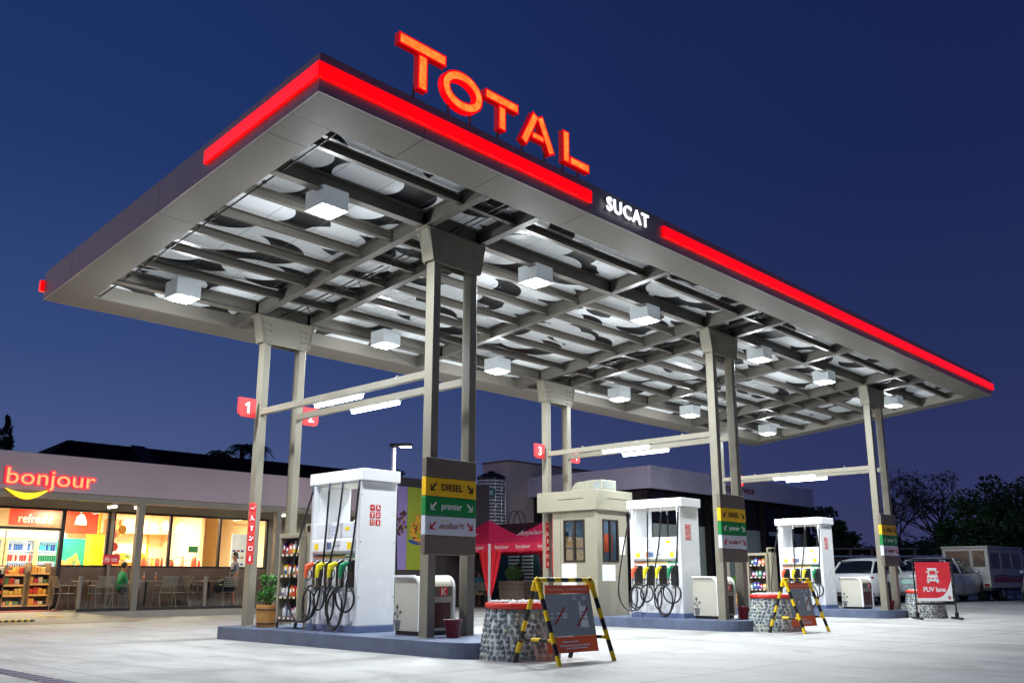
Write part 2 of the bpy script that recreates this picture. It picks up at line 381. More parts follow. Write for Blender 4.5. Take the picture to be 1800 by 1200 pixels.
for y in [-.77] + [L / 6 * k for k in range(1, 6)]:
    mb = MB(); ibeam(mb, (xa, y, S(y) + .06), (xb, y, S(y) + .06), .135, .08, ch=True)
    for x in cross_x:
        for sx_ in (-1, 1):
            xx = x + sx_ * .16
            for dz in (.06, .12):
                for dx_ in (0, .05): mb.cyl((xx + dx_, y - .05, S(y) + .05 + dz), (xx + dx_, y - .04, S(y) + .05 + dz), .012, n=6)
    mb.build('joist', joist_m, canopy)
# end outriggers at right inner edge
# tie rods between paired cross beams
for p in PX:
    for ys_ in (.4, 1.9, 3.4):
        mb = MB(); mb.cyl((p - .12, ys_, S(ys_) + .12), (p + .86, ys_ + .9, S(ys_ + .9) + .12), .008, n=6); mb.build('tie_rod', dark_m, canopy)
    for a_, r_ in ((.3, .012), (.42, .009)):
        mb = MB(); mb.cyl((p + a_, ya, S(ya) + .08), (p + a_, yb, S(yb) + .08), r_, n=6); mb.build('conduit', dark_m, canopy)
mb = MB(); mb.cyl((X0 + W + .12, ya, S(ya) + .03), (X0 + W + .12, yb, S(yb) + .03), .012, n=6)
for q in (.3, 1.6, 2.9, 4.2): mb.box(X0 + W + .10, X0 + W + .14, q, q + .06, S(q) + .02, S(q) + .05)
mb.build('conduit', dark_m, canopy)
# columns + brackets
HX, HY = .068, .084
def column(x, y, n_):
    zt = 5.525 if y == 0 else 5.11
    mb = MB(); mb.box(x - HX, x + HX, y - HY, y + HY, .19, zt)
    mb.box(x - HX - .03, x + HX + .03, y - HY - .03, y + HY + .03, .185, .198)
    return mb.build('column', beige, canopy, bevel=.008)
def bracket(x, y):
    zt = 5.525 if y == 0 else 5.11; z1 = S(y) - .004; mb = MB()
    for yy, s_ in ((y - HY - .014, -1), (y + HY + .014, 1)):
        poly = [(x - HX - .03, zt - .10), (x + DX + HX + .03, zt - .10), (x + DX + HX + .15, z1 - .04), (x + DX + HX + .15, z1), (x - HX - .15, z1), (x - HX - .15, z1 - .04)]
        mb.prism(poly, yy - .008, yy + .008, 'y')
        for bx in (x - .05, x + .05, x + DX - .05, x + DX + .05):
            for k in range(4):
                zz = zt - .05 + k * .1; mb.cyl((bx, yy + s_ * .006, zz), (bx, yy + s_ * .022, zz), .022, n=6)
    for s_, xx in ((-1, x), (1, x + DX)):
        mb.hexa([(xx + s_ * (HX + .04), y - .12, zt - .08), (xx + s_ * (HX + .05), y - .12, zt - .08), (xx + s_ * (HX + .05), y + .12, zt - .08), (xx + s_ * (HX + .04), y + .12, zt - .08),
                 (xx + s_ * (HX + .13), y - .12, z1 - .01), (xx + s_ * (HX + .14), y - .12, z1 - .01), (xx + s_ * (HX + .14), y + .12, z1 - .01), (xx + s_ * (HX + .13), y + .12, z1 - .01)])
    for xx in (x - .178, x + .911): mb.box(xx - .09, xx + .09, y - .13, y + .13, z1 - .016, z1)
    mb.build('bracket', beige, canopy, bevel=.003)
for p in PX:
    for y in (0, L):
        for q in (p, p + DX): column(q, y, 0)
        bracket(p, y)
    for q in (p, p + DX):
        mb = MB(); mb.box(q - .060, q - .002 + .03, HY + .001, L - HY - .001, 3.73, 3.835)
        mb.box(q - .064, q + .034, HY + .002, HY + .014, 3.71, 3.855); mb.box(q - .064, q + .034, L - HY - .014, L - HY - .002, 3.71, 3.855)
        mb.cyl((q - .015, .75, 3.835), (q - .015, .75, 3.87), .02, n=8); mb.cyl((q - .015, 3.4, 3.835), (q - .015, 3.4, 3.87), .02, n=8)
        mb.build('tie_beam', beige, canopy, bevel=.004)
# red light bands
band_m = mat('lit red band', (200, 0, 0), .25, 0, 0, emit=(1, .0, .001), estr=1.1, coat=.4)
bandt = mat('red band edge', (120, 0, 4), .3, 0, 0, emit=(1, 0, .003), estr=.35)
def band(x0, x1, y0, y1):
    mb = MB(); slab(mb, x0, x1, y0, y1, .155, .335)
    lip = MB()
    return mb.build('light_band', band_m, canopy, bevel=.006)
band(X0 - F - .05, 1.38, Y0 - F - .05, Y0 - F - .002)
band(3.21, X1 + .09, Y0 - F - .05, Y0 - F - .002)
band(X0 - F - .05, X0 - F - .002, Y0 - F - .0, .60)
band(X0 - F - .06, 1.0, Y1 + F + .002, Y1 + F + .08)
# light boxes
lens_m = mat('lit lens', (255, 255, 255), .4, 0, 0, emit=(.92, .97, 1), estr=14)
diff_m = mat('frosted housing', (206, 214, 216), .5, 0, .02, 3, emit=(.8, .9, 1), estr=.1)
LX = [(-1.82, 2.35, 'first'), (0, 0, '')]
lx = [-1.82, 2.35, 5.46, 9.85, 13.1, 17.5]
LP = 215; SHOPP = 170
def canopy_light():
    r = thing('canopy_light', '', 'ceiling light', (0, 0, 0), 0, 'box lights under the canopy')
    mb = MB(); h = .205
    mb.box(-h, h, -h, h, .02, .27); mb.build('housing', diff_m, r, bevel=.006)
    mb = MB(); q_ = h - .03
    for (s0, s1, z0, z1) in ((q_, q_, .018, .0), (q_, q_ * .82, 0, -.028)):
        mb.hexa([(-s1, -s1, z1), (s1, -s1, z1), (s1, s1, z1), (-s1, s1, z1), (-s0, -s0, z0), (s0, -s0, z0), (s0, s0, z0), (-s0, s0, z0)])
    mb.build('lens', lens_m, r)
    mb = MB(); mb.box(-h, h, -h, -h + .027, 0, .018); mb.box(-h, h, h - .027, h, 0, .018); mb.box(-h, -h + .027, -h + .028, h - .028, 0, .018); mb.box(h - .027, h, -h + .028, h - .028, 0, .018); mb.build('trim', white_p, r)
    lamp('lamp_glow', 'AREA', (0, 0, -.035), LP, (.90, .96, 1), r, .34, rot=(0, 0, 0), spread=175)
    lamp('ceiling_fill', 'POINT', (0, 0, -.12), 80, (.90, .96, 1), r, radius=.07)  # extra fill lamp added below the lens to brighten ceiling and beams
    return r
rows = {0: ('front', .12), 1: ('back', 4.05)}
names_ = ['at the left end', 'second from the left', 'third from the left', 'fourth from the left', 'fifth from the left', 'at the far right end']
first = None
for rr_ in (0, 1):
    for i, x in enumerate(lx):
        y = rows[rr_][1]
        lab = 'glowing white box light under the canopy, %s row, %s' % (rows[rr_][0], names_[i])
        z = S(y) - .2
        if first is None: first = canopy_light(); first.location = (x, y, z); first['label'] = lab
        else: dup(first, (x, y, z), None, lab)
# tube lights under the tie beams
tube_m = mat('lit tube', (255, 255, 255), .4, 0, 0, emit=(.88, .96, 1), estr=9)
def tube_light():
    r = thing('tube_light', '', 'tube light', (0, 0, 0), 0, 'tube lights under the beams between the columns')
    mb = MB(); mb.box(-.03, .03, -.64, .64, -.03, 0); mb.build('housing', white_p, r, bevel=.004)
    mb = MB()
    mb.cyl((0, -.60, -.056), (0, .60, -.056), .032, n=12); mb.build('tube', tube_m, r)
    lamp('lamp_glow', 'AREA', (0, 0, -.095), 20, (.88, .96, 1), r, .05, 1.2, spread=170)
    return r
tb = None; nm = ['first', 'second', 'third']
for i, p in enumerate(PX):
    for j, q in enumerate((p, p + DX)):
        lab = 'lit white tube under the %s beam of the %s pump island from the left' % (('left', 'right')[j], nm[i])
        if tb is None: tb = tube_light(); tb.location = (q - .015, 2.2, 3.73); tb['label'] = lab
        else: dup(tb, (q - .015, 2.2, 3.73), None, lab)
# roof sign letters
rim_m = mat('letter rim red', (150, 0, 6), .35, 0, 0, emit=(1, .0, .004), estr=.9); side_m = mat('letter side red', (110, 0, 6), .3, 0, 0, emit=(1, .0, .004), estr=.28)
face_m = mat('letter face orange', (255, 120, 40), .35, 0, 0, emit=(1, .13, .012), estr=1.15)
n = face_m.node_tree.nodes; l = face_m.node_tree.links
t = n.new('ShaderNodeTexCoord'); vv = n.new('ShaderNodeTexVoronoi'); vv.inputs['Scale'].default_value = 11; l.new(t.outputs['Object'], vv.inputs['Vector'])
rq = ramp2(vv.outputs['Distance'], [(0, (1, .34, .06)), (.75, (1, .17, .018))]); l.new(rq, n['Principled BSDF'].inputs['Emission Color'])
sign = thing('roof_sign', 'red and orange lit letters TOTAL standing on posts above the canopy edge', 'sign', (0, -1.75, S(Y0) + TH))
ZB = 6.72 - (S(Y0) + TH)
def stroke_poly(p0, p1, w, r0=None):
    """capsule-less thick segment"""
    a = Vector(p0); b_ = Vector(p1); d = (b_ - a).normalized(); s = Vector((-d.y, d.x)) * w / 2
    return [tuple(a - s), tuple(b_ - s), tuple(b_ + s), tuple(a + s)]
def letter(strokes, x0, z0, ring=None):
    # rim: full width; face: narrower and proud of it
    mr_ = MB(); mf = MB()
    for (p0, p1, w) in strokes:
        P = [(x0 + a, z0 + c) for a, c in stroke_poly(p0, p1, w)]
        mr_.prism(P, -.08, .0, 'y', 0, 1)
        a = Vector(p0); b_ = Vector(p1); d = (b_ - a).normalized() * .028
        P = [(x0 + a_, z0 + c) for a_, c in stroke_poly(a + d, b_ - d, w - .054)]
        mf.prism(P, -.086, -.081, 'y')
    if ring:
        cx_, cz_, ra_, rb_, w = ring; K = 32
        for mb, w2, d0, d1 in ((mr_, w, -.08, .0), (mf, w - .054, -.086, -.081)):
            for i in range(K):
                q = []
                for a_ in (2 * pi * i / K, 2 * pi * (i + 1) / K):
                    q.append([(x0 + cx_ + (ra_ - w / 2 + k * w2 / 2) * cos(a_), z0 + cz_ + (rb_ - w / 2 + k * w2 / 2) * sin(a_)) for k in (-1, 1)])
                mb.prism([q[0][0], q[0][1], q[1][1], q[1][0]], d0, d1, 'y')
    o = mr_.build('letter', [rim_m, side_m], sign, bevel=.022, seg=3); f = mf.build('letter_face', face_m, o); return o
w = .155
def bevelT(W_, H_, w):
    return [((0.0, H_ - w / 2), (W_, H_ - w / 2), w), ((W_ / 2, 0), (W_ / 2, H_ - w), w)]
letter(bevelT(.77, .64, .16), -2.24, ZB)
letter([], -1.54, ZB, (.36, .265, .36, .275, .145))
letter(bevelT(.64, .50, .145), -.78, ZB)
letter([((.075, 0.0), (.335, .50), .145), ((.665, 0.0), (.405, .50), .145), ((.24, .17), (.50, .17), .11)], -.12, ZB)
letter([((.075, 0), (.075, .5), .145), ((.148, .07), (.60, .07), .14)], .78, ZB)
for x in (-1.93, -1.36, -.98, -.47, .0, .46, .86, 1.2):
    mb = MB(); mb.cyl((x, 0.0, -.02), (x, 0.0, ZB + .06), .018, n=8); mb.box(x - .04, x + .04, -.04, .04, -.03, .006)
    mb.build('post', beige, sign)
# SUCAT
suc = thing('name_sign', 'white lit letters SUCAT on the dark canopy edge', 'sign', (2.25, Y0 - F, 6.37))
mb = MB(); add_text(mb, 'SUCAT', (0, -.045, 0), '-y', 1.06, .22, .02, 0, .012, space=1.14)
mb.build('letters', mat('lit white letters', (255, 255, 255), .4, 0, 0, emit=(.9, .96, 1), estr=1.6), suc)
mb = MB(); add_text(mb, 'SUCAT', (0, -.001, 0), '-y', 1.06, .22, .043, 0, -.012, space=1.14)
mb.build('letter_sides', mat('letter returns grey', (150, 150, 155), .4, 0, 0), suc)
# ------------------------------------------------------------------ pump islands
def island(xc, y0, y1, label):
    hw = .80; pts = []
    def arc(cx, cy_, r, a0, a1, k=8): return [(cx + r * cos(R(a0 + (a1 - a0) * i / k)), cy_ + r * sin(R(a0 + (a1 - a0) * i / k))) for i in range(k + 1)]
    r1, r2 = .55, .25
    pts = arc(xc + hw - r1, y0 + r1, r1, -90, 0) + arc(xc + hw - r2, y1 - r2, r2, 0, 90) + arc(xc - hw + r2, y1 - r2, r2, 90, 180) + arc(xc - hw + r1, y0 + r1, r1, 180, 270)
    o = MB(); o.prism(pts, -.01, .19, 'z')
    return tag(o.build('pump_island', kerb_m, None, bevel=.02, seg=3), label, 'kerb island', 'raised pump islands')
island(.367, -1.35, 4.86, 'blue grey painted island under the nearest pump, with the wooden plant tub on it')
island(7.56 + .367, -.62, 4.86, 'blue grey painted island carrying the cashier booth and middle pump')
island(15.334 + .367, -.35, 4.86, 'blue grey painted island under the farthest pump beside the parked cars')

# ------------------------------------------------------------------ fuel dispenser
screen_m = mat('display glass', (186, 192, 202), .12, 0, .05, 5, coat=.5)
seg_m = mat('display digits', (90, 98, 120), .3, 0, 0)
yel_t = mat('yellow print', (250, 214, 20), .45, 0, 0)
org_t = mat('orange print', (240, 120, 40), .45, 0, 0)
grn_t = mat('green print', (40, 170, 90), .45, 0, 0)
base_b = mat('plinth blue', (96, 112, 150), .5, 0, .1, 4)
holst = mat('black holster', (24, 24, 26), .4, 0, .15, 8)
def glyph(mb, k, c, face, s, mi):
    """simple white pictograms: cigarette bar, phone, engine, flame, can, extinguisher"""
    P = lambda poly: add_poly(mb, [(x * s, y * s) for x, y in poly], c, face, .003, mi)
    bar = [(-.36, -.30), (-.28, -.38), (.38, .28), (.30, .36)]
    if k == 0: P([(-.35, -.08), (.2, -.08), (.2, .06), (-.35, .06)]); P([(.25, .1), (.33, .1), (.33, .36), (.25, .36)])
    elif k == 1: P([(-.3, .3), (-.15, .38), (.38, -.2), (.25, -.34)]); P([(-.34, -.3), (-.2, -.36), (.1, .34), (-.02, .38)])
    elif k == 2: P([(-.12, -.36), (.12, -.36), (.12, .1), (.3, .34), (-.3, .34), (-.12, .1)])
    elif k == 3: P([(-.34, -.1), (-.05, -.1), (.3, .3), (.36, .2), (.05, -.3), (-.34, -.3)]); P([(-.3, .12), (-.05, .12), (-.05, .32), (-.3, .32)])
    elif k == 4:
        P(rrect(.66, .62, .1, 3)); 
    else: P(rrect(.3, .5, .08, 3, 0, -.1)); P([(-.1, .2), (.1, .2), (.1, .38), (-.1, .38)])
    if k == 4: pass
def icon_grid(mb, cols, rws, c, face, s, gap, mr_, mw, order=None):
    M = ROT[face]; k = 0
    for r_ in range(rws):
        for q in range(cols):
            off = M @ Vector(((q - (cols - 1) / 2) * (s + gap), ((rws - 1) / 2 - r_) * (s + gap), 0)); cc = Vector(c) + off
            add_poly(mb, rrect(s, s, s * .18, 3), cc, face, .004, mr_)
            glyph(mb, k % 6, cc + M @ Vector((0, 0, .0035)), face, s * .95, mw); 
            if k % 6 == 4: add_poly(mb, rrect(s * .42, s * .38, s * .1, 3), cc + M @ Vector((0, 0, .0075)), face, .002, mr_)
            k += 1
def smooth_path(ps, k=8):
    out_ = []; P = [Vector(p) for p in ps]; P = [P[0] * 2 - P[1]] + P + [P[-1] * 2 - P[-2]]
    for i in range(1, len(P) - 2):
        for j in range(k):
            t = j / k; a, b_, c, d = P[i - 1:i + 3]
            out_.append(.5 * ((2 * b_) + (c - a) * t + (2 * a - 5 * b_ + 4 * c - d) * t * t + (3 * b_ - a - 3 * c + d) * t ** 3))
    out_.append(P[-2]); return out_
nozc = [(235, 96, 60), (238, 222, 40), (238, 218, 36), (16, 132, 84)]
def nozzle(parent, s, y, col, k):
    """s=-1: on -x face; hangs in holster at (s*.36, y)"""
    cm = mat('nozzle cover %d' % k, col, .4, 0, .04, 6); x = s * .40; z = .90
    mb = MB()
    mb.tube([(x + s * .10, y + .015, z - .12), (x + s * .095, y + .012, z - .02), (x + s * .08, y + .01, z + .05), (x + s * .03, y, z + .075), (x - s * .02, y - .01, z + .09)], .03, 10, 0, [.026, .034, .045, .040, .026])
    mb.box(min(x + s * .03, x + s * .11), max(x + s * .03, x + s * .11), y - .03, y + .035, z + .0, z + .075)
    o = mb.build('nozzle', cm, parent, bevel=.008)
    mb = MB(); mb.tube([(x - s * .02, y - .01, z + .09), (x - s * .05, y - .02, z + .11), (x - s * .085, y - .035, z + .135)], .012, 8); mb.build('spout', chrome, o)
    mb = MB(); mb.tube(smooth_path([(x + s * .05, y + .01, z + .01), (x + s * .01, y + .0, z - .03), (x + s * .015, y, z - .11), (x + s * .06, y + .008, z - .155), (x + s * .095, y + .014, z - .13)], 5), .0085, 7); mb.build('trigger_guard', black_r, o)
    mb = MB(); mb.cyl((x + s * .10, y + .016, z - .11), (x + s * .104, y + .018, z - .17), .022, n=10); mb.cyl((x + s * .104, y + .018, z - .17), (x + s * .106, y + .02, z - .245), .015, n=10); mb.build('swivel', chrome, o)
    return (x + s * .106, y + .02, z - .245)
def dispenser():
    r = thing('fuel_dispenser', '', 'fuel pump', (0, 0, 0), 0, 'white fuel pumps on the islands')
    for s in (-1, 1):
        mb = MB(); y0, y1 = (-.63, -.545) if s < 0 else (.545, .63)
        mb.box(-.35, .35, y0, y1, .09, 2.2); p = mb.build('end_panel', white_p, r, bevel=.012)
        yy = -.631 if s < 0 else .631
        mb = MB(); icon_grid(mb, 2, 3, (-.065, yy, 1.70), '-y' if s < 0 else '+y', .088, .022, 0, 1)
        mb.build('warning_label', [red_t, white_t], p)
        mb = MB()
        for (a, z) in ((-.32, .5), (-.32, 1.3), (-.32, 2.0), (.32, .5), (.32, 1.3)): mb.cyl((a, yy, z), (a, yy + s * .004, z), .008, n=8)
        mb.build('bolt_cap', chrome, p)
    mb = MB(); mb.box(-.365, .365, -.69, .69, 2.205, 2.385); h_ = mb.build('header', white_p, r, bevel=.012)
    mb = MB(); mb.box(-.30, .30, -.54, .54, 2.185, 2.203); mb.build('header_tray', offwhite, h_)
    mb = MB(); mb.box(-.36, .36, -.64, .64, 0, .088); mb.build('plinth', base_b, r, bevel=.006)
    mb = MB(); mb.box(-.31, .31, -.543, .543, .09, 1.10); mb.build('lower_cabinet', white_p, r, bevel=.006)
    mb = MB(); mb.prism([(-.30, 1.13), (-.37, 1.17), (-.37, 1.33), (-.345, 1.35), (-.345, 1.60), (.345, 1.60), (.345, 1.35), (.37, 1.33), (.37, 1.17), (.30, 1.13)], -.541, .541, 'y')
    d = mb.build('display_box', white_p, r, bevel=.008)
    # tapered inner gussets
    for s in (-1, 1): mb = MB(); mb.prism([(s * .544, 1.61), (s * .544, 2.18), (s * .50, 2.18), (s * .53, 1.61)], -.28, .28, 'x'); mb.build('gusset', white_p, r)
    for s in (-1, 1):
        fc = '-x' if s < 0 else '+x'; X = s * .3455; ysg = -1 if s < 0 else 1
        mb = MB(); add_poly(mb, rrect(.94, .20, .012, 2), (X, 0, 1.475), fc, .003, 0)
        for q, zz in enumerate((1.53, 1.475, 1.425)): add_text(mb, ('1250.00', '28.74', '43.50')[q], (s * .3488, -.02 * ysg, zz), fc, .15 - .02 * q, .034, .001, 1)
        mb.build('display', [mat('display pale', (224, 228, 234), .2, 0, .03, 5, coat=.4), mat('lcd blue', (120, 140, 190), .3, 0, 0)], d)
        mb = MB()
        for yy in (-.42, .42): add_poly(mb, rrect(.10, .10, .01, 2), (s * .3705, yy, 1.245), fc, .002, 0)
        add_poly(mb, rrect(.11, .05, .01, 2), (s * .349, .33 * ysg, 1.50), fc, .002, 0)
        for k_, yy in enumerate((-.16, -.06)):
            add_text(mb, ('PAY', 'CARD')[k_], (s * .371, yy * ysg * -1, 1.25), fc, .09, .028, .001, 1)
        add_poly(mb, rrect(.12, .10, .01, 2), (s * .3705, -.09 * ysg, 1.25), fc, .002, 2)
        add_poly(mb, rrect(.05, .11, .01, 2), (s * .3705, -.20 * ysg, 1.25), fc, .002, 3)
        for q, (cmi, w_) in enumerate(((3, .26), (0, .26), (0, .26), (4, .26))):
            add_poly(mb, [(-.13, -.012), (.13, -.012), (.13, .012), (-.13, .012)], (s * .3125, (.405 - .27 * q) * (1 if s < 0 else 1), 1.085), fc, .002, cmi)
        mb.build('decal', [yel_t, seg_m, mat('decal slate', (90, 110, 150), .4, 0, 0), org_t, grn_t], d)
        for k in range(4):
            y = .40 - .293 * k + .005 if k < 4 else 0
            y = (.445, .15, -.155, -.44)[k]
            mb = MB(); fr = rrect(.185, .40, .03, 3); add_poly(mb, fr, (s * .311, y, .835), fc, .022, 0)
            add_poly(mb, rrect(.11, .16, .02, 3), (s * .334, y, .93), fc, .002, 1)
            mb.build('nozzle_holster', [holst, mat('holster well', (8, 8, 9), .6, 0, 0)], r, bevel=.004)
            e = nozzle(r, s, y + .02, nozc[k] , k)
            # hose: from header down and round to nozzle
            hx = s * .33; hy = (.60, .15, -.19, -.60)[k] if True else 0
            top = Vector((s * .352, hy, 2.20)); x2 = s * (.37 + .03 * k)
            mb = MB()
            if k == 0: mids = [(s * .44, hy + .06, 1.7), (s * .56, hy + .14, 1.0), (s * .60, hy + .17, .45), (s * .56, hy + .02, .16), (s * .52, hy - .25, .16), (s * .50, hy - .38, .36), (s * .50, hy - .33, .55), (s * .50, hy - .2, .60)]
            elif k == 1: mids = [(s * .385, hy + .01, 1.5), (s * .43, hy - .0, .9), (s * .46, hy + .02, .5), (s * .48, hy + .14, .22), (s * .49, hy + .34, .26), (s * .50, hy + .36, .5), (s * .50, hy + .2, .66), (s * .5, hy + .06, .62)]
            elif k == 2: mids = [(s * .39, hy + .06, 1.5), (s * .46, hy + .14, .9), (s * .49, hy + .14, .5), (s * .49, hy - .0, .12), (s * .50, hy - .2, .10), (s * .51, hy - .30, .4), (s * .50, hy - .14, .62)]
            else: mids = [(s * .40, hy + .03, 1.4), (s * .46, hy + .06, .8), (s * .50, hy + .06, .38), (s * .52, hy + .22, .06), (s * .51, hy + .42, .10), (s * .51, hy + .46, .42), (s * .5, hy + .3, .62)]
            path = smooth_path([top, top + Vector((s * .015, 0, -.12))] + mids + [(e[0], e[1], e[2] - .02)], 9)
            mb.tube(path, .0155, 8)
            # second coil of slack
            if k in (1, 3):
                cyy = y + (.02 if k == 1 else .03); rad = .17 if k == 1 else .19; ring = []
                for q in range(33):
                    a_ = R(90 + 360 * q / 32 * (1 if k == 1 else -1)); ring.append((s * (.43 + .05 * sin(a_ * .5)), cyy + rad * cos(a_), .53 - .05 + rad * 1.0 * sin(a_)))
                mb.tube(ring, .0155, 8)
            if k in (0, 2):
                ring = [(s * .42, y + .05, .66), (s * .45, y + .13, .5), (s * .46, y + .12, .26), (s * .45, y + .03, .17), (s * .44, y - .03, .36), (s * .43, y - .01, .6)]
                mb.tube(smooth_path(ring, 6), .0155, 8)
            h = mb.build('hose', black_r, r)
            mb = MB(); mb.cyl(top + Vector((0, 0, .01)), top + Vector((s * .014, 0, -.10)), .02, n=10); mb.cyl((s * .33, hy, 2.185), (s * .352, hy, 2.185), .016, n=8); mb.build('hose_fitting', chrome, h)
            mb = MB(); mb.box(s * .31, s * .40, y - .012, y + .012, .575, .60); mb.box(s * .385, s * .40, y - .014, y + .014, .575, .64); mb.build('hose_hook', chrome, h)
    return r
d0 = dispenser(); d0.location = (.37, 2.2, .19); d0['label'] = 'nearest white fuel pump, beside the shelf rack of oil bottles'
dup(d0, (7.93, 1.55, .19), None, 'middle white fuel pump between the cashier booth and the fuel price column')
dup(d0, (15.70, 2.2, .19), None, 'farthest white fuel pump, standing in front of the parked cars')

# ------------------------------------------------------------------ service cabinets
cab_w = mat('cabinet cream', (186, 183, 168), .4, 0, .04, 3)
maroon = mat('maroon panel', (74, 22, 26), .35, 0, .1, 4)
def cabinet():
    r = thing('service_cabinet', '', 'waste cabinet', (0, 0, 0), 0, 'rounded service cabinets beside the pumps')
    # profile in (y,z); rounded front-top towards -y
    def prof(y0, y1, z0, z1, rad, k=8):
        return [(y1, z0), (y1, z1)] + [(y0 + rad - rad * sin(R(90 * i / k)), z1 - rad + rad * cos(R(90 * i / k))) for i in range(k + 1)] + [(y0, z0)]
    mb = MB(); mb.prism(prof(-.29, .28, .06, .80, .17), -.30, .30, 'x'); mb.build('shell', cab_w, r, bevel=.004)
    for s in (-1, 1):
        mb = MB(); o_ = prof(-.305, .29, .055, .815, .18); i_ = prof(-.275, .265, .075, .785, .155)
        n_ = len(o_)
        for i in range(1, n_ - 1):
            a, b_, c_, d_ = o_[i], o_[i + 1], i_[i + 1], i_[i]
            mb.prism([a, b_, c_, d_], s * .30, s * .335, 'x')
        mb.build('rim', white_p, r)
    mb = MB(); mb.box(-.27, .27, -.30, -.291, .52, .66); p = mb.build('badge_panel', mat('badge grey', (96, 94, 84), .4, 0, .05), r)
    mb = MB(); 
    for pl in ([(-.03, -.05), (-.008, -.05), (-.008, .05), (-.03, .05)], [(-.005, 0), (.04, .05), (.058, .05), (.01, 0)], [(-.005, 0), (.01, 0), (.06, -.05), (.04, -.05)]): add_poly(mb, [(x + .10, y) for x, y in pl], (0, -.3005, .59), '-y', .002)
    add_poly(mb, rrect(.15, .125, .02, 2, .11, 0), (0, -.3002, .59), '-y', .0015, 1)
    mb.build('badge', [white_t, red_t], p)
    mb = MB(); mb.box(-.25, .25, -.296, -.291, .10, .44); mb.build('door', maroon, r)
    mb = MB(); mb.box(-.28, .28, -.27, .26, 0, .06); mb.build('plinth', dark_m, r)
    # flower pot drawing on the side
    mb = MB(); c = (-.3015, .20, .17); dm = 0
    add_poly(mb, [(-.045, -.10), (.045, -.10), (.06, .0), (-.06, .0)], c, '-x', .002); add_poly(mb, [(-.07, .005), (.07, .005), (.07, .03), (-.07, .03)], c, '-x', .002)
    for (a, b_, w_) in (((-.0, .03), (-.01, .20), .008), ((0, .06), (.06, .13), .007), ((-.0, .06), (-.05, .11), .007)): add_poly(mb, stroke_poly(a, b_, w_), c, '-x', .002)
    for (px, py, rs) in ((-.01, .21, .035), (.06, .14, .025), (-.05, .12, .022)):
        for a_ in range(0, 360, 72): add_poly(mb, stroke_poly((px, py), (px + rs * cos(R(a_)), py + rs * sin(R(a_))), .016), c, '-x', .0024)
    mb.build('pot_drawing', mat('drawing grey', (86, 90, 96), .5, 0, 0), r)
    return r
k0 = cabinet(); k0.location = (.46, .60, .19); k0['label'] = 'cream rounded cabinet right of the nearest pump with a flower pot drawn on its side'
dup(k0, (7.99, .47, .19), None, 'cream rounded cabinet between the middle pump and its price column')
dup(k0, (15.95, .98, .19), None, 'cream rounded cabinet between the farthest pump and its price column')

# ------------------------------------------------------------------ fire buckets
bk = mat('dark red enamel', (120, 14, 30), .35, 0, .08, 5)
def bucket(loc, lab):
    r = thing('fire_bucket', lab, 'bucket', loc, 0, 'red buckets at the foot of the columns')
    mb = MB(); mb.lathe([(.085, 0), (.125, .22), (.132, .225), (.132, .235), (.118, .235), (.08, .03), (0.001, .03)], 20); mb.build('pail', bk, r)
    mb = MB(); mb.tube([(.13 * cos(R(a)), .05 - .05 * sin(R(a)) * 0 - .13 * .3 * sin(R(a)), .225 + .012 * sin(R(a))) for a in range(0, 181, 12)], .004, 6); mb.build('handle', chrome, r)
bucket((.27, -.22, .19), 'dark red bucket on the island between the two nearest columns')
bucket((8.02, -.18, .19), 'dark red bucket between the columns in front of the middle cabinet')
bucket((15.72, .04, .19), 'dark red bucket between the two farthest front columns')

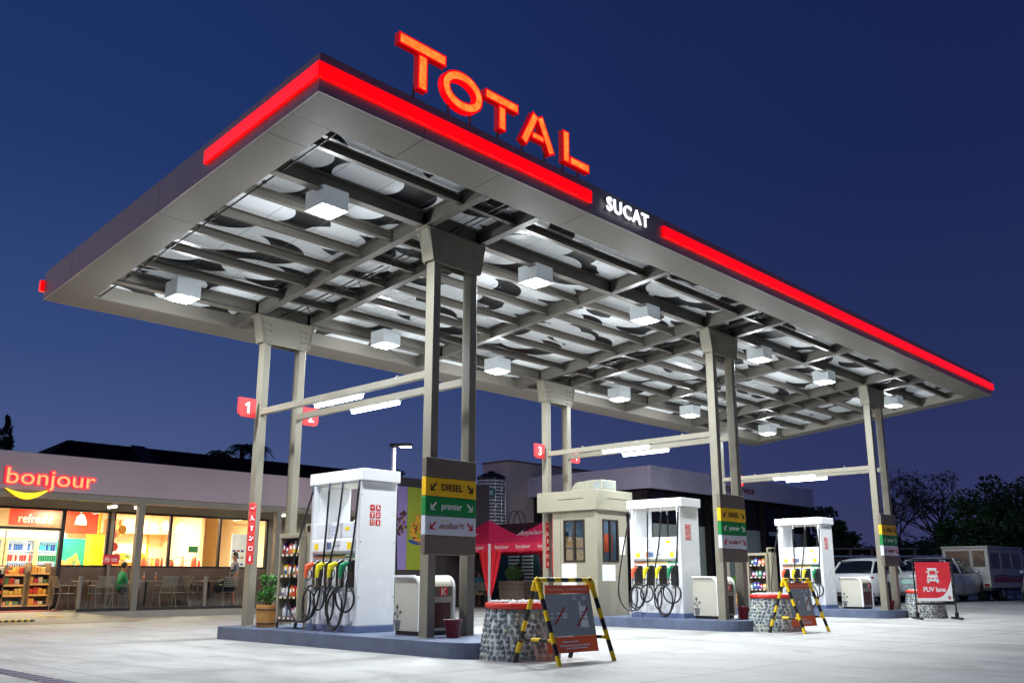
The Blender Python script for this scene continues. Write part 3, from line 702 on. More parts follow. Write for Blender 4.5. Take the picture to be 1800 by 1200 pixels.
# ------------------------------------------------------------------ price / direction signs
def price_sign(i, lab):
    r = thing('price_sign', lab, 'sign', (PX[i] + .255, -HY - .005, 0), 0, 'fuel price signs on the columns')
    zs_ = [2.575, 2.305, 2.045, 1.785, 1.525, 1.265]
    x0_, x1_ = -.47, .475; f = -.085
    def pan(name, zt, zb, ms, txt=None):
        mb = MB(); mb.box(x0_, x1_, f, 0, zb + .004, zt - .004)
        mats_ = [ms]
        p = mb.build(name, ms, r, bevel=.006); return p
    top = pan('blank_panel', zs_[0], zs_[1], brown); bot = pan('blank_panel', zs_[4], zs_[5], brown)
    spec_ = [('diesel_panel', 1, mat('sign yellow', (236, 186, 10), .4, 0, .03), 'DIESEL', mat('print black', (24, 22, 20), .45, 0, 0)),
             ('premier_panel', 2, mat('sign green', (6, 128, 58), .4, 0, .03), 'premier', white_t),
             ('unleaded_panel', 3, mat('sign white', (206, 212, 222), .4, 0, .02), 'excellium', red_t)]
    for nm_, k, ms, tx, tm in spec_:
        p = pan(nm_, zs_[k], zs_[k + 1], ms); zc_ = (zs_[k] + zs_[k + 1]) / 2; mb = MB()
        if k == 1: add_text(mb, tx, (0.01, f - .002, zc_), '-y', .40, .095, .003, 0, .02)
        elif k == 2: add_text(mb, tx, (0.01, f - .002, zc_ - .01), '-y', .38, .115, .003, 0, .008)
        else:
            add_text(mb, tx, (-.045, f - .002, zc_), '-y', .34, .085, .003, 1, .0, shear=.35)
            add_text(mb, '95', (.20, f - .002, zc_ + .003), '-y', .085, .07, .003, 1, -.005)
            add_poly(mb, [(-.10 + .09 * cos(R(a)), .02 + .05 * sin(R(a))) for a in range(30, 151, 15)] + [(-.10 + .08 * cos(R(a)), .02 + .04 * sin(R(a))) for a in range(150, 29, -15)], (0, f - .002, zc_ + .01), '-y', .002, 2)
        for sx_, cx_ in ((-1, -.33), (1, .355)):
            s_ = .11; kk = .014
            def A(pts): add_poly(mb, [(cx_ + sx_ * a_ * s_, c_ * s_) for a_, c_ in pts], (0, f - .002, zc_), '-y', .003, 0)
            A([(-.5, .5 - .0), (-.5 + .17, .5), (.5, -.5 + .20), (.5, -.5), (.32, -.5), (-.5, .33)])
            A([(.5, -.5), (.5, .28), (.33, .28), (.33, -.5)]); A([(.5, -.5), (.5, -.33), (-.28, -.33), (-.28, -.5)])
        mb.build('lettering', [tm, mat('dull red print', (150, 50, 50), .45, 0, 0), mat('swash olive', (190, 190, 90), .45, 0, 0)], p)
    mb = MB(); mb.box(x0_ + .03, x1_ - .03, f + .06, -.001, zs_[5] + .002, zs_[0] - .002); mb.build('backing', dark_m, r)
price_sign(0, 'DIESEL, premier and excellium 95 sign on the nearest pair of columns')
price_sign(1, 'DIESEL, premier and excellium 95 sign on the middle pair of columns')
price_sign(2, 'small DIESEL, premier and excellium 95 sign on the farthest pair of columns')
# number flags
flag_m = mat('flag red', (226, 44, 50), .4, 0, .03)
def flag(num, x, side, y, lab):
    r = thing('number_sign', lab, 'sign', (x, y, 3.66), 0, 'red numbered flags on the rear columns')
    s = side; w_, h_ = .33, .33
    poly = []
    for (cx_, cz_, a0) in ((s * w_, h_, 0), (0, h_, 0), (0, 0, 0), (s * w_, 0, 1)):
        if a0: poly += [(s * (w_ - .09) + s * .09 * cos(R(a)), .09 - .09 * sin(R(a))) for a in range(90, -1, -15)]
        else: poly.append((cx_, cz_))
    mb = MB(); mb.prism(poly, -.02, .02, 'y'); p = mb.build('plate', flag_m, r, bevel=.005)
    mb = MB()
    if num == '1': add_poly(mb, [(.0, -.10), (.042, -.10), (.042, .10), (.008, .10), (-.055, .045), (-.035, .018), (.0, .045)], (s * w_ / 2, -.0225, h_ / 2), '-y', .003)
    else: add_text(mb, num, (s * w_ / 2, -.0225, h_ / 2), '-y', None, .20, .003, 0, .02)
    mb.build('numeral', white_t, p)
ordn = ['nearest', 'middle', 'farthest']
for i, p in enumerate(PX):
    for j in (0, 1):
        num = str(2 * i + j + 1)
        flag(num, p - HX - .075 if j == 0 else p + DX + HX + .02, -1 if j == 0 else 1, L - .05, 'red flag with number %s on the %s rear columns' % (num, ordn[i]))
# pictogram strips
for i, p in enumerate(PX[:2]):
    mb = MB(); x = p - HX - .02
    icon_grid(mb, 1, 6, (x, L - HY - .004, 1.70), '-y', .125, .042, 0, 1)
    add_poly(mb, rrect(.135, 1.02, .02, 2), (x, L - HY - .002, 1.70), '-y', .002, 2)
    tag(mb.build('warning_sign', [red_t, white_t, mat('strip red', (216, 70, 60), .45, 0, 0)], None), ['red strip of safety pictograms on the nearest rear column', 'red strip of safety pictograms on the column beside the cashier booth'][i], 'sign', 'red pictogram strips')

# ------------------------------------------------------------------ oil display racks
rack_m = mat('rack beige', (150, 142, 122), .45, 0, .06, 3)
botc = [(196, 40, 36), (228, 190, 40), (210, 205, 200), (40, 80, 160), (110, 60, 140), (30, 120, 90), (220, 110, 40), (150, 155, 160)]
bm_ = [mat('bottle %d' % i, c, .35, 0, .05, 5) for i, c in enumerate(botc)]
def rack(name_lab, loc, seed, sidey=-1):
    rnd = random.Random(seed)
    r = thing('display_rack', name_lab, 'shelf rack', loc, 0, 'oil bottle racks on the islands')
    # opens to -x ; width along y .62 ; depth .42
    mb = MB(); mb.box(-.0, .42, -.31, -.26, .10, 1.46); mb.box(-.0, .42, .26, .31, .10, 1.40); mb.box(.38, .42, -.259, .259, .10, 1.40)
    mb.box(-.005, .43, -.315, .315, 1.40, 1.475); mb.box(.10, .42, -.40, -.318, .02, 1.60); mb.box(.10, .42, -.40, -.27, 1.48, 1.62)
    mb.build('frame', rack_m, r, bevel=.01)
    mb = MB(); mb.box(.0, .40, -.259, .259, .10, .16); 
    for z in (.155, .47, .80, 1.13): mb.box(.01, .379, -.258, .258, z, z + .02)
    mb.build('shelf', dark_m, r)
    mb = MB()
    for s in (-1, 1):
        for x in (.03, .36): mb.cyl((x, s * .25, .12), (x - .02, s * .27, 0), .022, .012, n=8)
    mb.build('foot', black_r, r)
    for z in (.155, .47, .80, 1.13): 
      for q in range(4):
        mb = MB(); mb.box(-.004, .008, -.22 + q * .125, -.16 + q * .125, z - .012, z + .022); mb.build('price_tag', mat('tag pale', (236, 220, 190), .5, 0, 0), r)
    B = []
    for z in (.175, .49, .82, 1.15):
        y = -.235
        while y < .20:
            w_ = rnd.choice((.085, .1, .11)); h_ = rnd.uniform(.15, .22); c = rnd.randrange(8); d_ = .07
            mb = MB(); x0_ = .04 + rnd.uniform(0, .03)
            mb.box(x0_, x0_ + d_, y, y + w_, z, z + h_ * .72)
            mb.hexa([(x0_, y, z + h_ * .72), (x0_ + d_, y, z + h_ * .72), (x0_ + d_, y + w_, z + h_ * .72), (x0_, y + w_, z + h_ * .72), (x0_ + .02, y + w_ * .35, z + h_ * .86), (x0_ + d_ - .02, y + w_ * .35, z + h_ * .86), (x0_ + d_ - .02, y + w_ * .8, z + h_ * .86), (x0_ + .02, y + w_ * .8, z + h_ * .86)])
            mb.cyl((x0_ + .035, y + w_ * .62, z + h_ * .86), (x0_ + .035, y + w_ * .62, z + h_), .016, n=8, mi=1)
            mb.box(x0_ - .002, x0_, y + w_ * .12, y + w_ * .88, z + .02, z + h_ * .45, 2)
            mb.cyl((x0_ - .003, y + w_ / 2, z + h_ * .5), (x0_ - .001, y + w_ / 2, z + h_ * .5), w_ * .3, n=10, mi=3)
            B.append(tag(mb.build('oil_bottle', [bm_[c], bm_[(c + 3) % 8], bm_[rnd.randrange(8)], white_t], None, loc=loc), None, 'bottle', 'oil bottles on the shelf racks'))
            B[-1]['label'] = 'small coloured oil bottle among others on %s' % ('the rack left of the nearest pump' if seed == 3 else 'the rack behind the middle price column')
            y += w_ + .008
rack('beige rack of coloured oil bottles left of the nearest pump', (.0, 3.36, .19), 3)
rack('beige rack of oil bottles seen behind the middle price column and stone planter', (15.34, 3.52, .19), 5)

# ------------------------------------------------------------------ leafy plant in wooden tub
leaf_m = mat('bright leaf', (70, 130, 40), .5, 0, .35, 9)
bark_m = mat('bark', (46, 38, 30), .8, 0, .3, 9)
wood_t = mat('tub wood', (196, 138, 70), .5, 0, .18, 9)
def leaf_clump(mb, c, r, n_, s, rnd, mi=0, flat=1.):
    for _ in range(n_):
        d = Vector((rnd.gauss(0, 1), rnd.gauss(0, 1), rnd.gauss(0, 1) * flat)).normalized(); p = Vector(c) + Vector((d.x * r[0], d.y * r[1], d.z * r[2])) * (rnd.random() ** .4)
        a = Vector((rnd.gauss(0, 1), rnd.gauss(0, 1), rnd.gauss(0, .6))).normalized(); b_ = a.cross(Vector((rnd.gauss(0, 1), rnd.gauss(0, 1), rnd.gauss(0, 1)))).normalized(); q = s * rnd.uniform(.6, 1.3)
        mb.add([p - a * q, p + b_ * q * .5, p + a * q, p - b_ * q * .5], [(0, 1, 2, 3)], mi)
def tub_plant(loc, lab):
    rnd = random.Random(4); r = thing('potted_plant', lab, 'plant', loc, 0, 'plants in wooden tubs')
    mb = MB(); mb.lathe([(.165, 0), (.17, .02), (.195, .33), (.195, .35), (.165, .35), (.16, .31), (.001, .31)], 24, sm=False)
    for z in (.05, .27): mb.lathe([(.176 + z * .075, z), (.180 + z * .075, z), (.182 + z * .075, z + .02), (.178 + z * .075, z + .02)], 24, mi=1, cap=False)
    mb.build('tub', [wood_t, dark_m], r)
    mb = MB()
    for k in range(26):
        a = rnd.uniform(0, 6.28); rr_ = rnd.uniform(.02, .17); z = rnd.uniform(.42, .80) ; leaf_clump(mb, (rr_ * cos(a), rr_ * sin(a), z), (.07, .07, .06), 42, .026, rnd)
    mb.build('foliage', leaf_m, r)
    mb = MB()
    for k in range(7):
        a = k * .9; mb.tube([(0.02 * cos(a), .02 * sin(a), .30), (.07 * cos(a), .07 * sin(a), .5), (.12 * cos(a), .12 * sin(a), .72)], .007, 5)
    mb.build('stem', bark_m, r)
tub_plant((.08, 4.02, .19), 'leafy green plant in a wooden tub on the nearest island')
tub_plant((15.5, 4.22, .19), 'leafy green plant in a wooden tub behind the middle columns')

# ------------------------------------------------------------------ stone planters
stone_ms = [mat('pebble %d' % i, c, .42, 0, .25, 14) for i, c in enumerate([(116, 128, 134), (92, 104, 112), (140, 150, 150), (80, 90, 100), (148, 150, 134), (126, 136, 138)])]
mortar = mat('mortar', (176, 180, 176), .75, 0, .15, 12, bump=.4)
bandr = mat('planter red rim', (222, 48, 34), .4, 0, .08, 5)
def planter():
    rnd = random.Random(11); r = thing('stone_planter', '', 'planter', (0, 0, 0), 0, 'round pebble planters at the island ends')
    mb = MB(); mb.lathe([(.50, 0), (.50, .02), (.405, .60), (.001, .60)], 40); o = mb.build('body', mortar, r)
    mb = MB(); z = .045
    while z < .60:
        rad = .50 - .095 * z / .6; n_ = int(2 * pi * rad / .073); off = rnd.random()
        for i in range(n_):
            a = 2 * pi * (i + off + rnd.uniform(-.28, .28)) / n_; zz = z + rnd.uniform(-.013, .013); c = ((rad + .002) * cos(a), (rad + .002) * sin(a), zz)
            M = Matrix.Rotation(a, 3, 'Z') @ Matrix.Rotation(R(-9), 3, 'Y') @ Matrix.Rotation(rnd.uniform(-.6, .6), 3, 'X')
            mb.ell(c, (.013, rnd.uniform(.027, .040), rnd.uniform(.025, .034)), 10, 6, rnd.choice((0, 0, 1, 1, 2, 3, 4, 5)), M)
        z += .060
    mb.build('pebble_cladding', stone_ms, r)['kind'] = 'stuff'
    mb = MB(); mb.lathe([(.41, .60), (.425, .602), (.425, .665), (.40, .672), (.37, .668), (.37, .61)], 40, cap=False); mb.build('rim', bandr, r)
    mb = MB(); 
    for _ in range(260):
        a = rnd.uniform(0, 6.28); q = .37 * math.sqrt(rnd.random()); mb.ell((q * cos(a), q * sin(a), .655 + .03 * rnd.random()), (.026, .02, .018), 7, 4, 0, Matrix.Rotation(rnd.uniform(0, 3), 3, 'Z'))
    t_ = mb.build('gravel_top', mat('white pebble', (214, 214, 210), .6, 0, .1, 20), r); t_['kind'] = 'stuff'
    return r
p0_ = planter(); p0_.location = (.19, -1.52, 0); p0_['label'] = 'pebble clad round planter behind the nearest striped barrier'
dup(p0_, (8.02, -.80, 0), .7, 'pebble clad round planter behind the second striped barrier')
dup(p0_, (16.2, -.66, 0), 1.9, 'pebble clad round planter behind the red PUV lane board')

# ------------------------------------------------------------------ striped A frames with banner
m = bpy.data.materials.new('hazard stripes'); m.use_nodes = True; n = m.node_tree.nodes; l = m.node_tree.links; b = n['Principled BSDF']
uvn = n.new('ShaderNodeAttribute'); uvn.attribute_name = 'len'
fr_ = mth('LESS_THAN', mth('FRACT', mth('DIVIDE', uvn.outputs['Fac'], .26)), .52)
cc = ramp2(fr_, [(0, (*lin((246, 206, 12)),)), (1, (*lin((34, 32, 36)),))]); cc = mix(cc, ramp2(nz(14, 5), [(.35, (.8, .8, .8)), (.6, (1, 1, 1))]), .5)
l.new(cc, b.inputs['Base Color']); b.inputs['Roughness'].default_value = .4; hazard = m
def striped(name, p0, p1, r_, parent, off=0., twist=.0):
    mb = MB(); p0 = Vector(p0); p1 = Vector(p1); k = max(2, int((p1 - p0).length / .02)); mb.tube([p0.lerp(p1, i / k) for i in range(k + 1)], r_, 14)
    o = mb.build(name, hazard, parent); me = o.data; at = me.attributes.new('len', 'FLOAT', 'POINT'); d = (p1 - p0).normalized(); sd = d.orthogonal().normalized()
    for i, v in enumerate(me.vertices): q = v.co - p0; at.data[i].value = q.dot(d) + off + 10 + q.dot(sd) * .5
    return o
steel_g = mat('banner slate', (150, 160, 166), .5, 0, .06, 3); ban_r = mat('banner orange red', (248, 104, 58), .5, 0, .06, 3)
grey_t = mat('banner grey print', (244, 246, 246), .5, 0, 0)
def barrier(loc, lab, scale, Wd):
    r = thing('striped_barrier', lab, 'barrier', loc, 0, 'yellow and black A frame barriers', scale); h = .94; sp = .345
    striped('top_bar', (-Wd / 2, 0, h), (Wd / 2, 0, h), .030, r, .0)
    for sx_ in (-1, 1):
        for sy_ in (-1, 1): striped('leg', (sx_ * Wd / 2, sy_ * .012, h - .01), (sx_ * (Wd / 2 + .01), sy_ * sp, .0), .028, r, .17 if sy_ < 0 else .05)
        striped('cross_bar', (sx_ * Wd / 2, sp * .72, .27), (sx_ * Wd / 2, -sp * .72, .27), .022, r, .1)
        mb = MB(); mb.ell((sx_ * Wd / 2, 0, h), (.037, .037, .037)); mb.cyl((sx_ * Wd / 2, -.02, h - .02), (sx_ * Wd / 2, -.05, h - .12), .036, n=12); mb.cyl((sx_ * Wd / 2, .02, h - .02), (sx_ * Wd / 2, .05, h - .12), .036, n=12)
        mb.build('elbow', mat('elbow yellow', (246, 206, 12), .4, 0, .05), r)
    # banner, slightly swung forward
    bz1, bz0, bw = h - .06, .105, Wd * .84; sw = .10
    bn = thing('x', '', ''); bpy.data.objects.remove(bn)
    def PT(u, v):  # u across -.5..5, v 0 top..1 bottom
        return Vector((u * bw + .03 + .04 * v, -.02 - sw * v * (.6 + u) + .012 * sin(6 * u), bz1 + (bz0 - bz1) * v))
    def cell(mb, u0, u1, v0, v1, mi, nd, k=6):
        for i in range(k):
            a, c_ = u0 + (u1 - u0) * i / k, u0 + (u1 - u0) * (i + 1) / k
            q = [PT(a, v0), PT(c_, v0), PT(c_, v1), PT(a, v1)]
            q = [x + Vector((0, -nd, 0)) for x in q]; w_ = [x + Vector((0, .002, 0)) for x in q]
            mb.hexa([w_[3], w_[2], w_[1], w_[0], q[3], q[2], q[1], q[0]], mi)
    mb = MB(); cell(mb, -.5, .5, .0, .13, 1, 0); cell(mb, -.5, .5, .132, .76, 0, 0); cell(mb, -.5, .5, .762, 1.0, 1, 0)
    bnr = mb.build('banner', [steel_g, ban_r], r)
    mb = MB()
    def put(poly, mi, d=.003):
        vs = []
        for (u, v) in poly: vs.append(PT(u, v) + Vector((0, -d, 0)))
        vs2 = [x + Vector((0, .0015, 0)) for x in vs]; k = len(vs)
        mb.add(vs + vs2, [tuple(range(k)), tuple(range(2 * k - 1, k - 1, -1))] + [(i, (i + 1) % k, (i + 1) % k + k, i + k) for i in range(k)], mi)
    def put_text(body, u, v, w_, h_, mi, bold=.0):
        vs, fs = text_mb(body, w_, h_, .0, bold); o_ = []
        for p in vs: o_.append(PT(u + p.x / bw, v - p.y / (bz1 - bz0)) + Vector((0, -.003, 0)))
        mb.add(o_, fs, mi)
    put_text('No Smoking', -.27, .065, bw * .30, .040, 0, .025); put_text('Turn Off Cellphone', .20, .065, bw * .46, .040, 0, .025)
    put_text('Bawal manigarilyo', .05, .84, bw * .52, .026, 1, .0) if False else None
    for (u0, u1, v_) in ((-.22, .12, .83), (-.27, .36, .885), (-.15, .30, .925)):
        k = 9
        for i in range(k):
            a = u0 + (u1 - u0) * i / k; put([(a, v_ + .02), (a + (u1 - u0) / k * .8, v_ + .02), (a + (u1 - u0) / k * .8, v_), (a, v_)], 1, .004)
    # cigarette outline and phone
    put([(-.42, .49), (-.08, .49), (-.08, .475), (-.42, .475)], 1); put([(-.42, .43), (-.08, .43), (-.08, .415), (-.42, .415)], 1); put([(-.10, .49), (-.08, .49), (-.08, .415), (-.10, .415)], 1); put([(-.16, .475), (-.14, .475), (-.14, .43), (-.16, .43)], 1)
    put([(.22, .64), (.38, .64), (.36, .32), (.22, .32)], 1); put([(.22, .32), (.26, .32), (.26, .25), (.22, .25)], 1)
    for j in range(3): put([(.24, .42 + j * .05), (.35, .42 + j * .05), (.35, .40 + j * .05), (.24, .40 + j * .05)], 2, .0045)
    for j in range(3):
        for s_, uc in ((1, .29), (-1, .20)):
            ra_ = .045 + .028 * j
            pts = [(uc + s_ * ra_ * cos(R(a)), .24 - ra_ * .9 * sin(R(a))) for a in (15, 30, 45, 60)]; pt2 = [(uc + s_ * (ra_ + .013) * cos(R(a)), .24 - (ra_ + .013) * .9 * sin(R(a))) for a in (60, 45, 30, 15)]
            put(pts + pt2, 1)
    put([(-.36, .58), (-.32, .58), (-.10, .33), (-.14, .33)], 3, .0055); put([(.12, .62), (.16, .62), (.42, .34), (.38, .34)], 3, .0055)
    mb.build('print', [white_t, grey_t, steel_g, mat('slash red', (178, 44, 34), .5, 0, 0)], bnr)
    mb = MB()
    for u in (-.46, .46): mb.cyl(PT(u, .0) + Vector((0, -.0, .0)), (PT(u, 0).x, 0, h - .02), .003, n=5)
    mb.build('tie', white_t, bnr)
barrier((.262, -2.19, 0), 'near yellow and black striped A frame with a no smoking banner', 1, .985)
barrier((7.90, -1.36, 0), 'second yellow and black striped A frame standing before the middle island', 1, .94)

# ------------------------------------------------------------------ PUV lane board
r = thing('lane_board', 'red PUV lane banner in a black pipe frame by the farthest island', 'sign board', (15.38, -1.22, 0), R(-52))
r.scale = (.84, .84, 1.02)
pipe = mat('black pipe', (30, 30, 32), .4, .2, .1)
for s in (-1, 1): mb = MB(); mb.cyl((s * .55, 0, .03), (s * .55, 0, 1.42), .022, n=10); mb.build('post', pipe, r)
mb = MB(); mb.cyl((-.57, 0, 1.40), (.57, 0, 1.40), .02, n=10); mb.build('rail', pipe, r)
mb = MB(); mb.cyl((-.55, 0, .36), (.55, 0, .36), .024, n=10); mb.build('rail', pipe, r)
for s in (-1, 1):
    mb = MB(); mb.cyl((s * .55, -.42, .028), (s * .55, .42, .028), .028, n=10); mb.box(s * .55 - .04, s * .55 + .04, -.05, .05, .03, .16); mb.build('foot', pipe, r)
mb = MB(); w_, h0, h1 = .49, .42, 1.33
mb.box(-w_, w_, -.004, .004, h0, h1, 0)
b1 = mb.build('banner', [mat('banner coral red', (226, 52, 62), .45, 0, .04, 3)], r)
mb = MB()
# white swoosh along the bottom
top = [(x, h0 + .07 + .42 * max(0, (x + .05) / .54) ** 3.) for x in [-w_ + .98 * i / 20 for i in range(21)]]
mb.prism([(-w_, h0)] + [(w_, h0)] + top[::-1], -.0065, -.0045, 'y', 0)
add_text(mb, 'PUV lane', (-.0, -.0065, .69), '-y', .62, .115, .002, 0, .03)
# jeepney front
def Q(poly, mi=0, d=.0065): add_poly(mb, poly, (-.02, -d, 1.0), '-y', .002, mi)
Q([(-.13, .02), (-.11, .15), (.11, .15), (.13, .02)]); Q(rrect(.30, .11, .02, 2, 0, -.04)); Q(rrect(.26, .05, .01, 2, 0, .165)); Q(rrect(.36, .03, .01, 2, 0, .10))
Q([(-.16, -.16), (-.10, -.16), (-.10, -.09), (-.16, -.09)]); Q([(.10, -.16), (.16, -.16), (.16, -.09), (.10, -.09)]); Q(rrect(.34, .04, .008, 2, 0, -.10))
Q([(-.095, .04), (-.08, .125), (.08, .125), (.095, .04)], 1, .009); Q(rrect(.05, .04, .018, 3, -.10, -.04), 1, .009); Q(rrect(.05, .04, .018, 3, .10, -.04), 1, .009); Q(rrect(.08, .03, .01, 2, 0, -.05), 1, .009)
mb.cyl((.40, -.0068, .50), (.40, -.0085, .50), .045, n=16, mi=1); mb.cyl((.395, -.0086, .505), (.395, -.0095, .505), .03, n=16, mi=2); mb.cyl((.40, -.0096, .50), (.40, -.0105, .50), .012, n=10, mi=0)
mb.build('print', [white_t, mat('print coral', (226, 52, 62), .45, 0, 0), mat('print blue', (50, 60, 130), .4, 0, 0)], b1)
mb = MB()
for s in (-1, 1):
    for z in (.45, .7, .95, 1.2, 1.32): mb.cyl((s * w_, 0, z), (s * .53, 0, z), .004, n=5)
mb.build('lacing', white_t, r)
# ------------------------------------------------------------------ cashier booth
booth_m = mat('booth beige', (142, 137, 120), .45, 0, .07, 1.6); trim_d = mat('window trim', (48, 42, 38), .4, .3, .1)
glass_m = bpy.data.materials.new('window glass'); glass_m.use_nodes = True; n = glass_m.node_tree.nodes; l = glass_m.node_tree.links; n.clear()
_o = n.new('ShaderNodeOutputMaterial'); _t = n.new('ShaderNodeBsdfTransparent'); _g = n.new('ShaderNodeBsdfGlossy'); _g.inputs['Roughness'].default_value = .02; _t.inputs[0].default_value = (.62, .68, .70, 1); _m = n.new('ShaderNodeMixShader'); _m.inputs[0].default_value = .12
l.new(_t.outputs[0], _m.inputs[1]); l.new(_g.outputs[0], _m.inputs[2]); l.new(_m.outputs[0], _o.inputs[0])
bo = thing('cashier_booth', 'beige cashier booth with two dark framed windows on the middle island', 'booth', (7.30, 2.85, .19))
def wallbox(name, segs, ms, par, bev=0):
    mb = MB()
    for q in segs: mb.box(*q)
    return mb.build(name, ms, par, bevel=bev)
BX, BY, BZ = 1.08, 1.25, 2.22
# west wall (x=0) with window y .28-.92 z 1.10-2.02 ; south wall (y=0) window x .20-.76
wallbox('wall', [(0, .05, 0, .33, 0, BZ), (0, .05, .93, BY, 0, BZ), (0, .05, .33, .93, 0, 1.12), (0, .05, .33, .93, 2.03, BZ)], booth_m, bo)
wallbox('wall', [(.051, .20, 0, .05, 0, BZ), (.76, BX, 0, .05, 0, BZ), (.20, .76, 0, .05, 0, 1.12), (.20, .76, 0, .05, 2.03, BZ)], booth_m, bo)
wallbox('wall', [(BX - .05, BX, .051, BY, 0, BZ), (.051, BX - .051, BY - .05, BY, 0, BZ)], booth_m, bo)
wallbox('lining', [(BX - .058, BX - .051, .06, BY - .06, .05, BZ - .01), (.06, BX - .06, BY - .058, BY - .051, .05, BZ - .01)], mat('booth lining', (96, 112, 128), .6, 0, .1), bo)
wallbox('floor', [(.05, BX - .05, .05, BY - .05, 0, .04)], dark_m, bo)
# corner post, rails, lower panel grooves
wallbox('corner_trim', [(-.02, .05, -.02, .06, 0, BZ)], booth_m, bo)
wallbox('skirting', [(-.012, 0, .07, BY, 0, .10), (.07, BX, -.012, 0, 0, .10)], booth_m, bo)
wallbox('groove', [(-.003, -.0005, .30, .98, .80, .808), (-.003, -.0005, .02, .028, .1, BZ - .1), (.2, .8, -.003, -.0005, .80, .808), (-.003, -.0005, 1.02, 1.026, .1, BZ - .1)], trim_d, bo)
mb = MB(); mb.box(-.10, BX + .14, -.08, BY + .38, BZ + .001, BZ + .44); rf = mb.build('roof', booth_m, bo, bevel=.008)
wallbox('groove', [(-.103, -.1005, .28, 1.0, BZ + .25, BZ + .262), (.28, 1.0, -.083, -.0805, BZ + .25, BZ + .262)], trim_d, rf)
def window(par, face, c0, c1, z0, z1):
    t_ = .035; segs = []
    def B(a, b_, za, zb, d0=-.015, d1=.035): segs.append((d0, d1, a, b_, za, zb) if face == 'x' else (a, b_, d0, d1, za, zb))
    B(c0, c1, z0, z0 + t_); B(c0, c1, z1 - t_, z1); B(c0, c0 + t_, z0 + t_, z1 - t_); B(c1 - t_, c1, z0 + t_, z1 - t_); mid = (c0 + c1) / 2; B(mid - .028, mid + .028, z0 + t_, z1 - t_)
    f_ = wallbox('window', segs, trim_d, par)
    segs = []; B(c0 + t_, c1 - t_, z0 + t_, z1 - t_, .008, .014); wallbox('pane', segs, glass_m, f_)
window(bo, 'x', .33, .93, 1.12, 2.03); window(bo, 'y', .20, .76, 1.12, 2.03)
paper = mat('paper', (240, 240, 238), .6, 0, .02)
wallbox('notice', [(-.006, -.001, .58, .99, .42, 1.09)], paper, bo); wallbox('notice', [(.16, .62, -.006, -.001, .72, 1.06)], paper, bo); wallbox('notice', [(.80, 1.0, -.006, -.001, 1.28, 1.66)], paper, bo)
# things seen through the windows
wallbox('counter', [(.3, .9, .75, 1.15, .04, 1.15)], mat('counter grey', (70, 80, 96), .5), bo)
wallbox('poster', [(BX - .066, BX - .059, .35, .6, 1.35, 1.75)], mat('poster orange', (230, 90, 40), .5, 0, .1), bo)
wallbox('shelf', [(.35, .8, 1.10, 1.19, 1.6, 1.63), (.4, .5, 1.12, 1.18, 1.63, 1.8), (.55, .65, 1.12, 1.18, 1.63, 1.75)], mat('box mix', (110, 120, 140), .5), bo)
wallbox('ceiling_light', [(.4, .7, .3, .9, BZ - .06, BZ - .03)], mat('booth light', (255, 255, 255), .5, 0, 0, emit=(.85, .93, 1), estr=1.5), bo)
lamp('booth_glow', 'AREA', (.55, .6, BZ - .08), 18, (.9, .96, 1), bo, .3)
ac = thing('air_conditioner', 'boxy air conditioning unit on the flat roof of the cashier booth', 'air conditioner', (7.50, 3.15, 2.85))
acm = mat('ac casing', (140, 138, 122), .5, 0, .12, 4)
mb = MB(); mb.prism([(.66, 0), (.66, .03)] + [(.42 + .22 * cos(R(a)), .0 + .23 * sin(R(a))) for a in range(15, 91, 15)] + [(.25, .23), (.25, 0)], .1, .55, 'x'); mb.build('cowl', acm, ac, bevel=.01)
mb = MB(); mb.box(.08, .60, -.25, .235, .0, .24); f_ = mb.build('casing', acm, ac, bevel=.01)
mb = MB()
for k in range(7): mb.box(.12 + .062 * k, .155 + .062 * k, -.256, -.251, .04, .20)
mb.box(.074, .079, -.22, -.02, .04, .20)
mb.build('grille', mat('grille grey', (130, 136, 136), .5), f_)
# ------------------------------------------------------------------ convenience store
fas_m = mat('store fascia', (160, 140, 148), .45, .1, .05, .8)
wood_w = mat('terrace wall slats', (98, 76, 62), .55, 0, .2, 3)
frame_d = mat('window frame dark', (34, 28, 26), .4, .3, .1)
eave_m = mat('eave beige', (150, 142, 122), .5, 0, .08, 2)
pil_m = mat('pillar taupe', (120, 112, 100), .45, .1, .08, 2)
cream_w = mat('interior cream', (255, 242, 208), .6, 0, .03, 1.5)
peach_w = mat('interior peach', (250, 216, 184), .6, 0, .03, 1.5)
tile_m = mat('interior floor tile', (196, 170, 130), .25, 0, .06, 3)
gl = bpy.data.materials.new('store glass'); gl.use_nodes = True; n = gl.node_tree.nodes; l = gl.node_tree.links
for q in list(n): n.remove(q)
o_ = n.new('ShaderNodeOutputMaterial'); tr = n.new('ShaderNodeBsdfTransparent'); gs = n.new('ShaderNodeBsdfGlossy'); gs.inputs['Roughness'].default_value = .03
tr.inputs[0].default_value = (.93, .95, .93, 1); ms = n.new('ShaderNodeMixShader'); ms.inputs[0].default_value = .03
l.new(tr.outputs[0], ms.inputs[1]); l.new(gs.outputs[0], ms.inputs[2]); l.new(ms.outputs[0], o_.inputs[0])
store = thing('convenience_store', 'low shop with pale fascia and bright warm glass front behind a dining terrace', 'shop', (0, 0, 0))
def segs(name, lst, ms_, par=store, bevel=0):
    mb = MB()
    for q in lst: mb.box(*q)
    return mb.build(name, ms_, par, bevel=bevel)
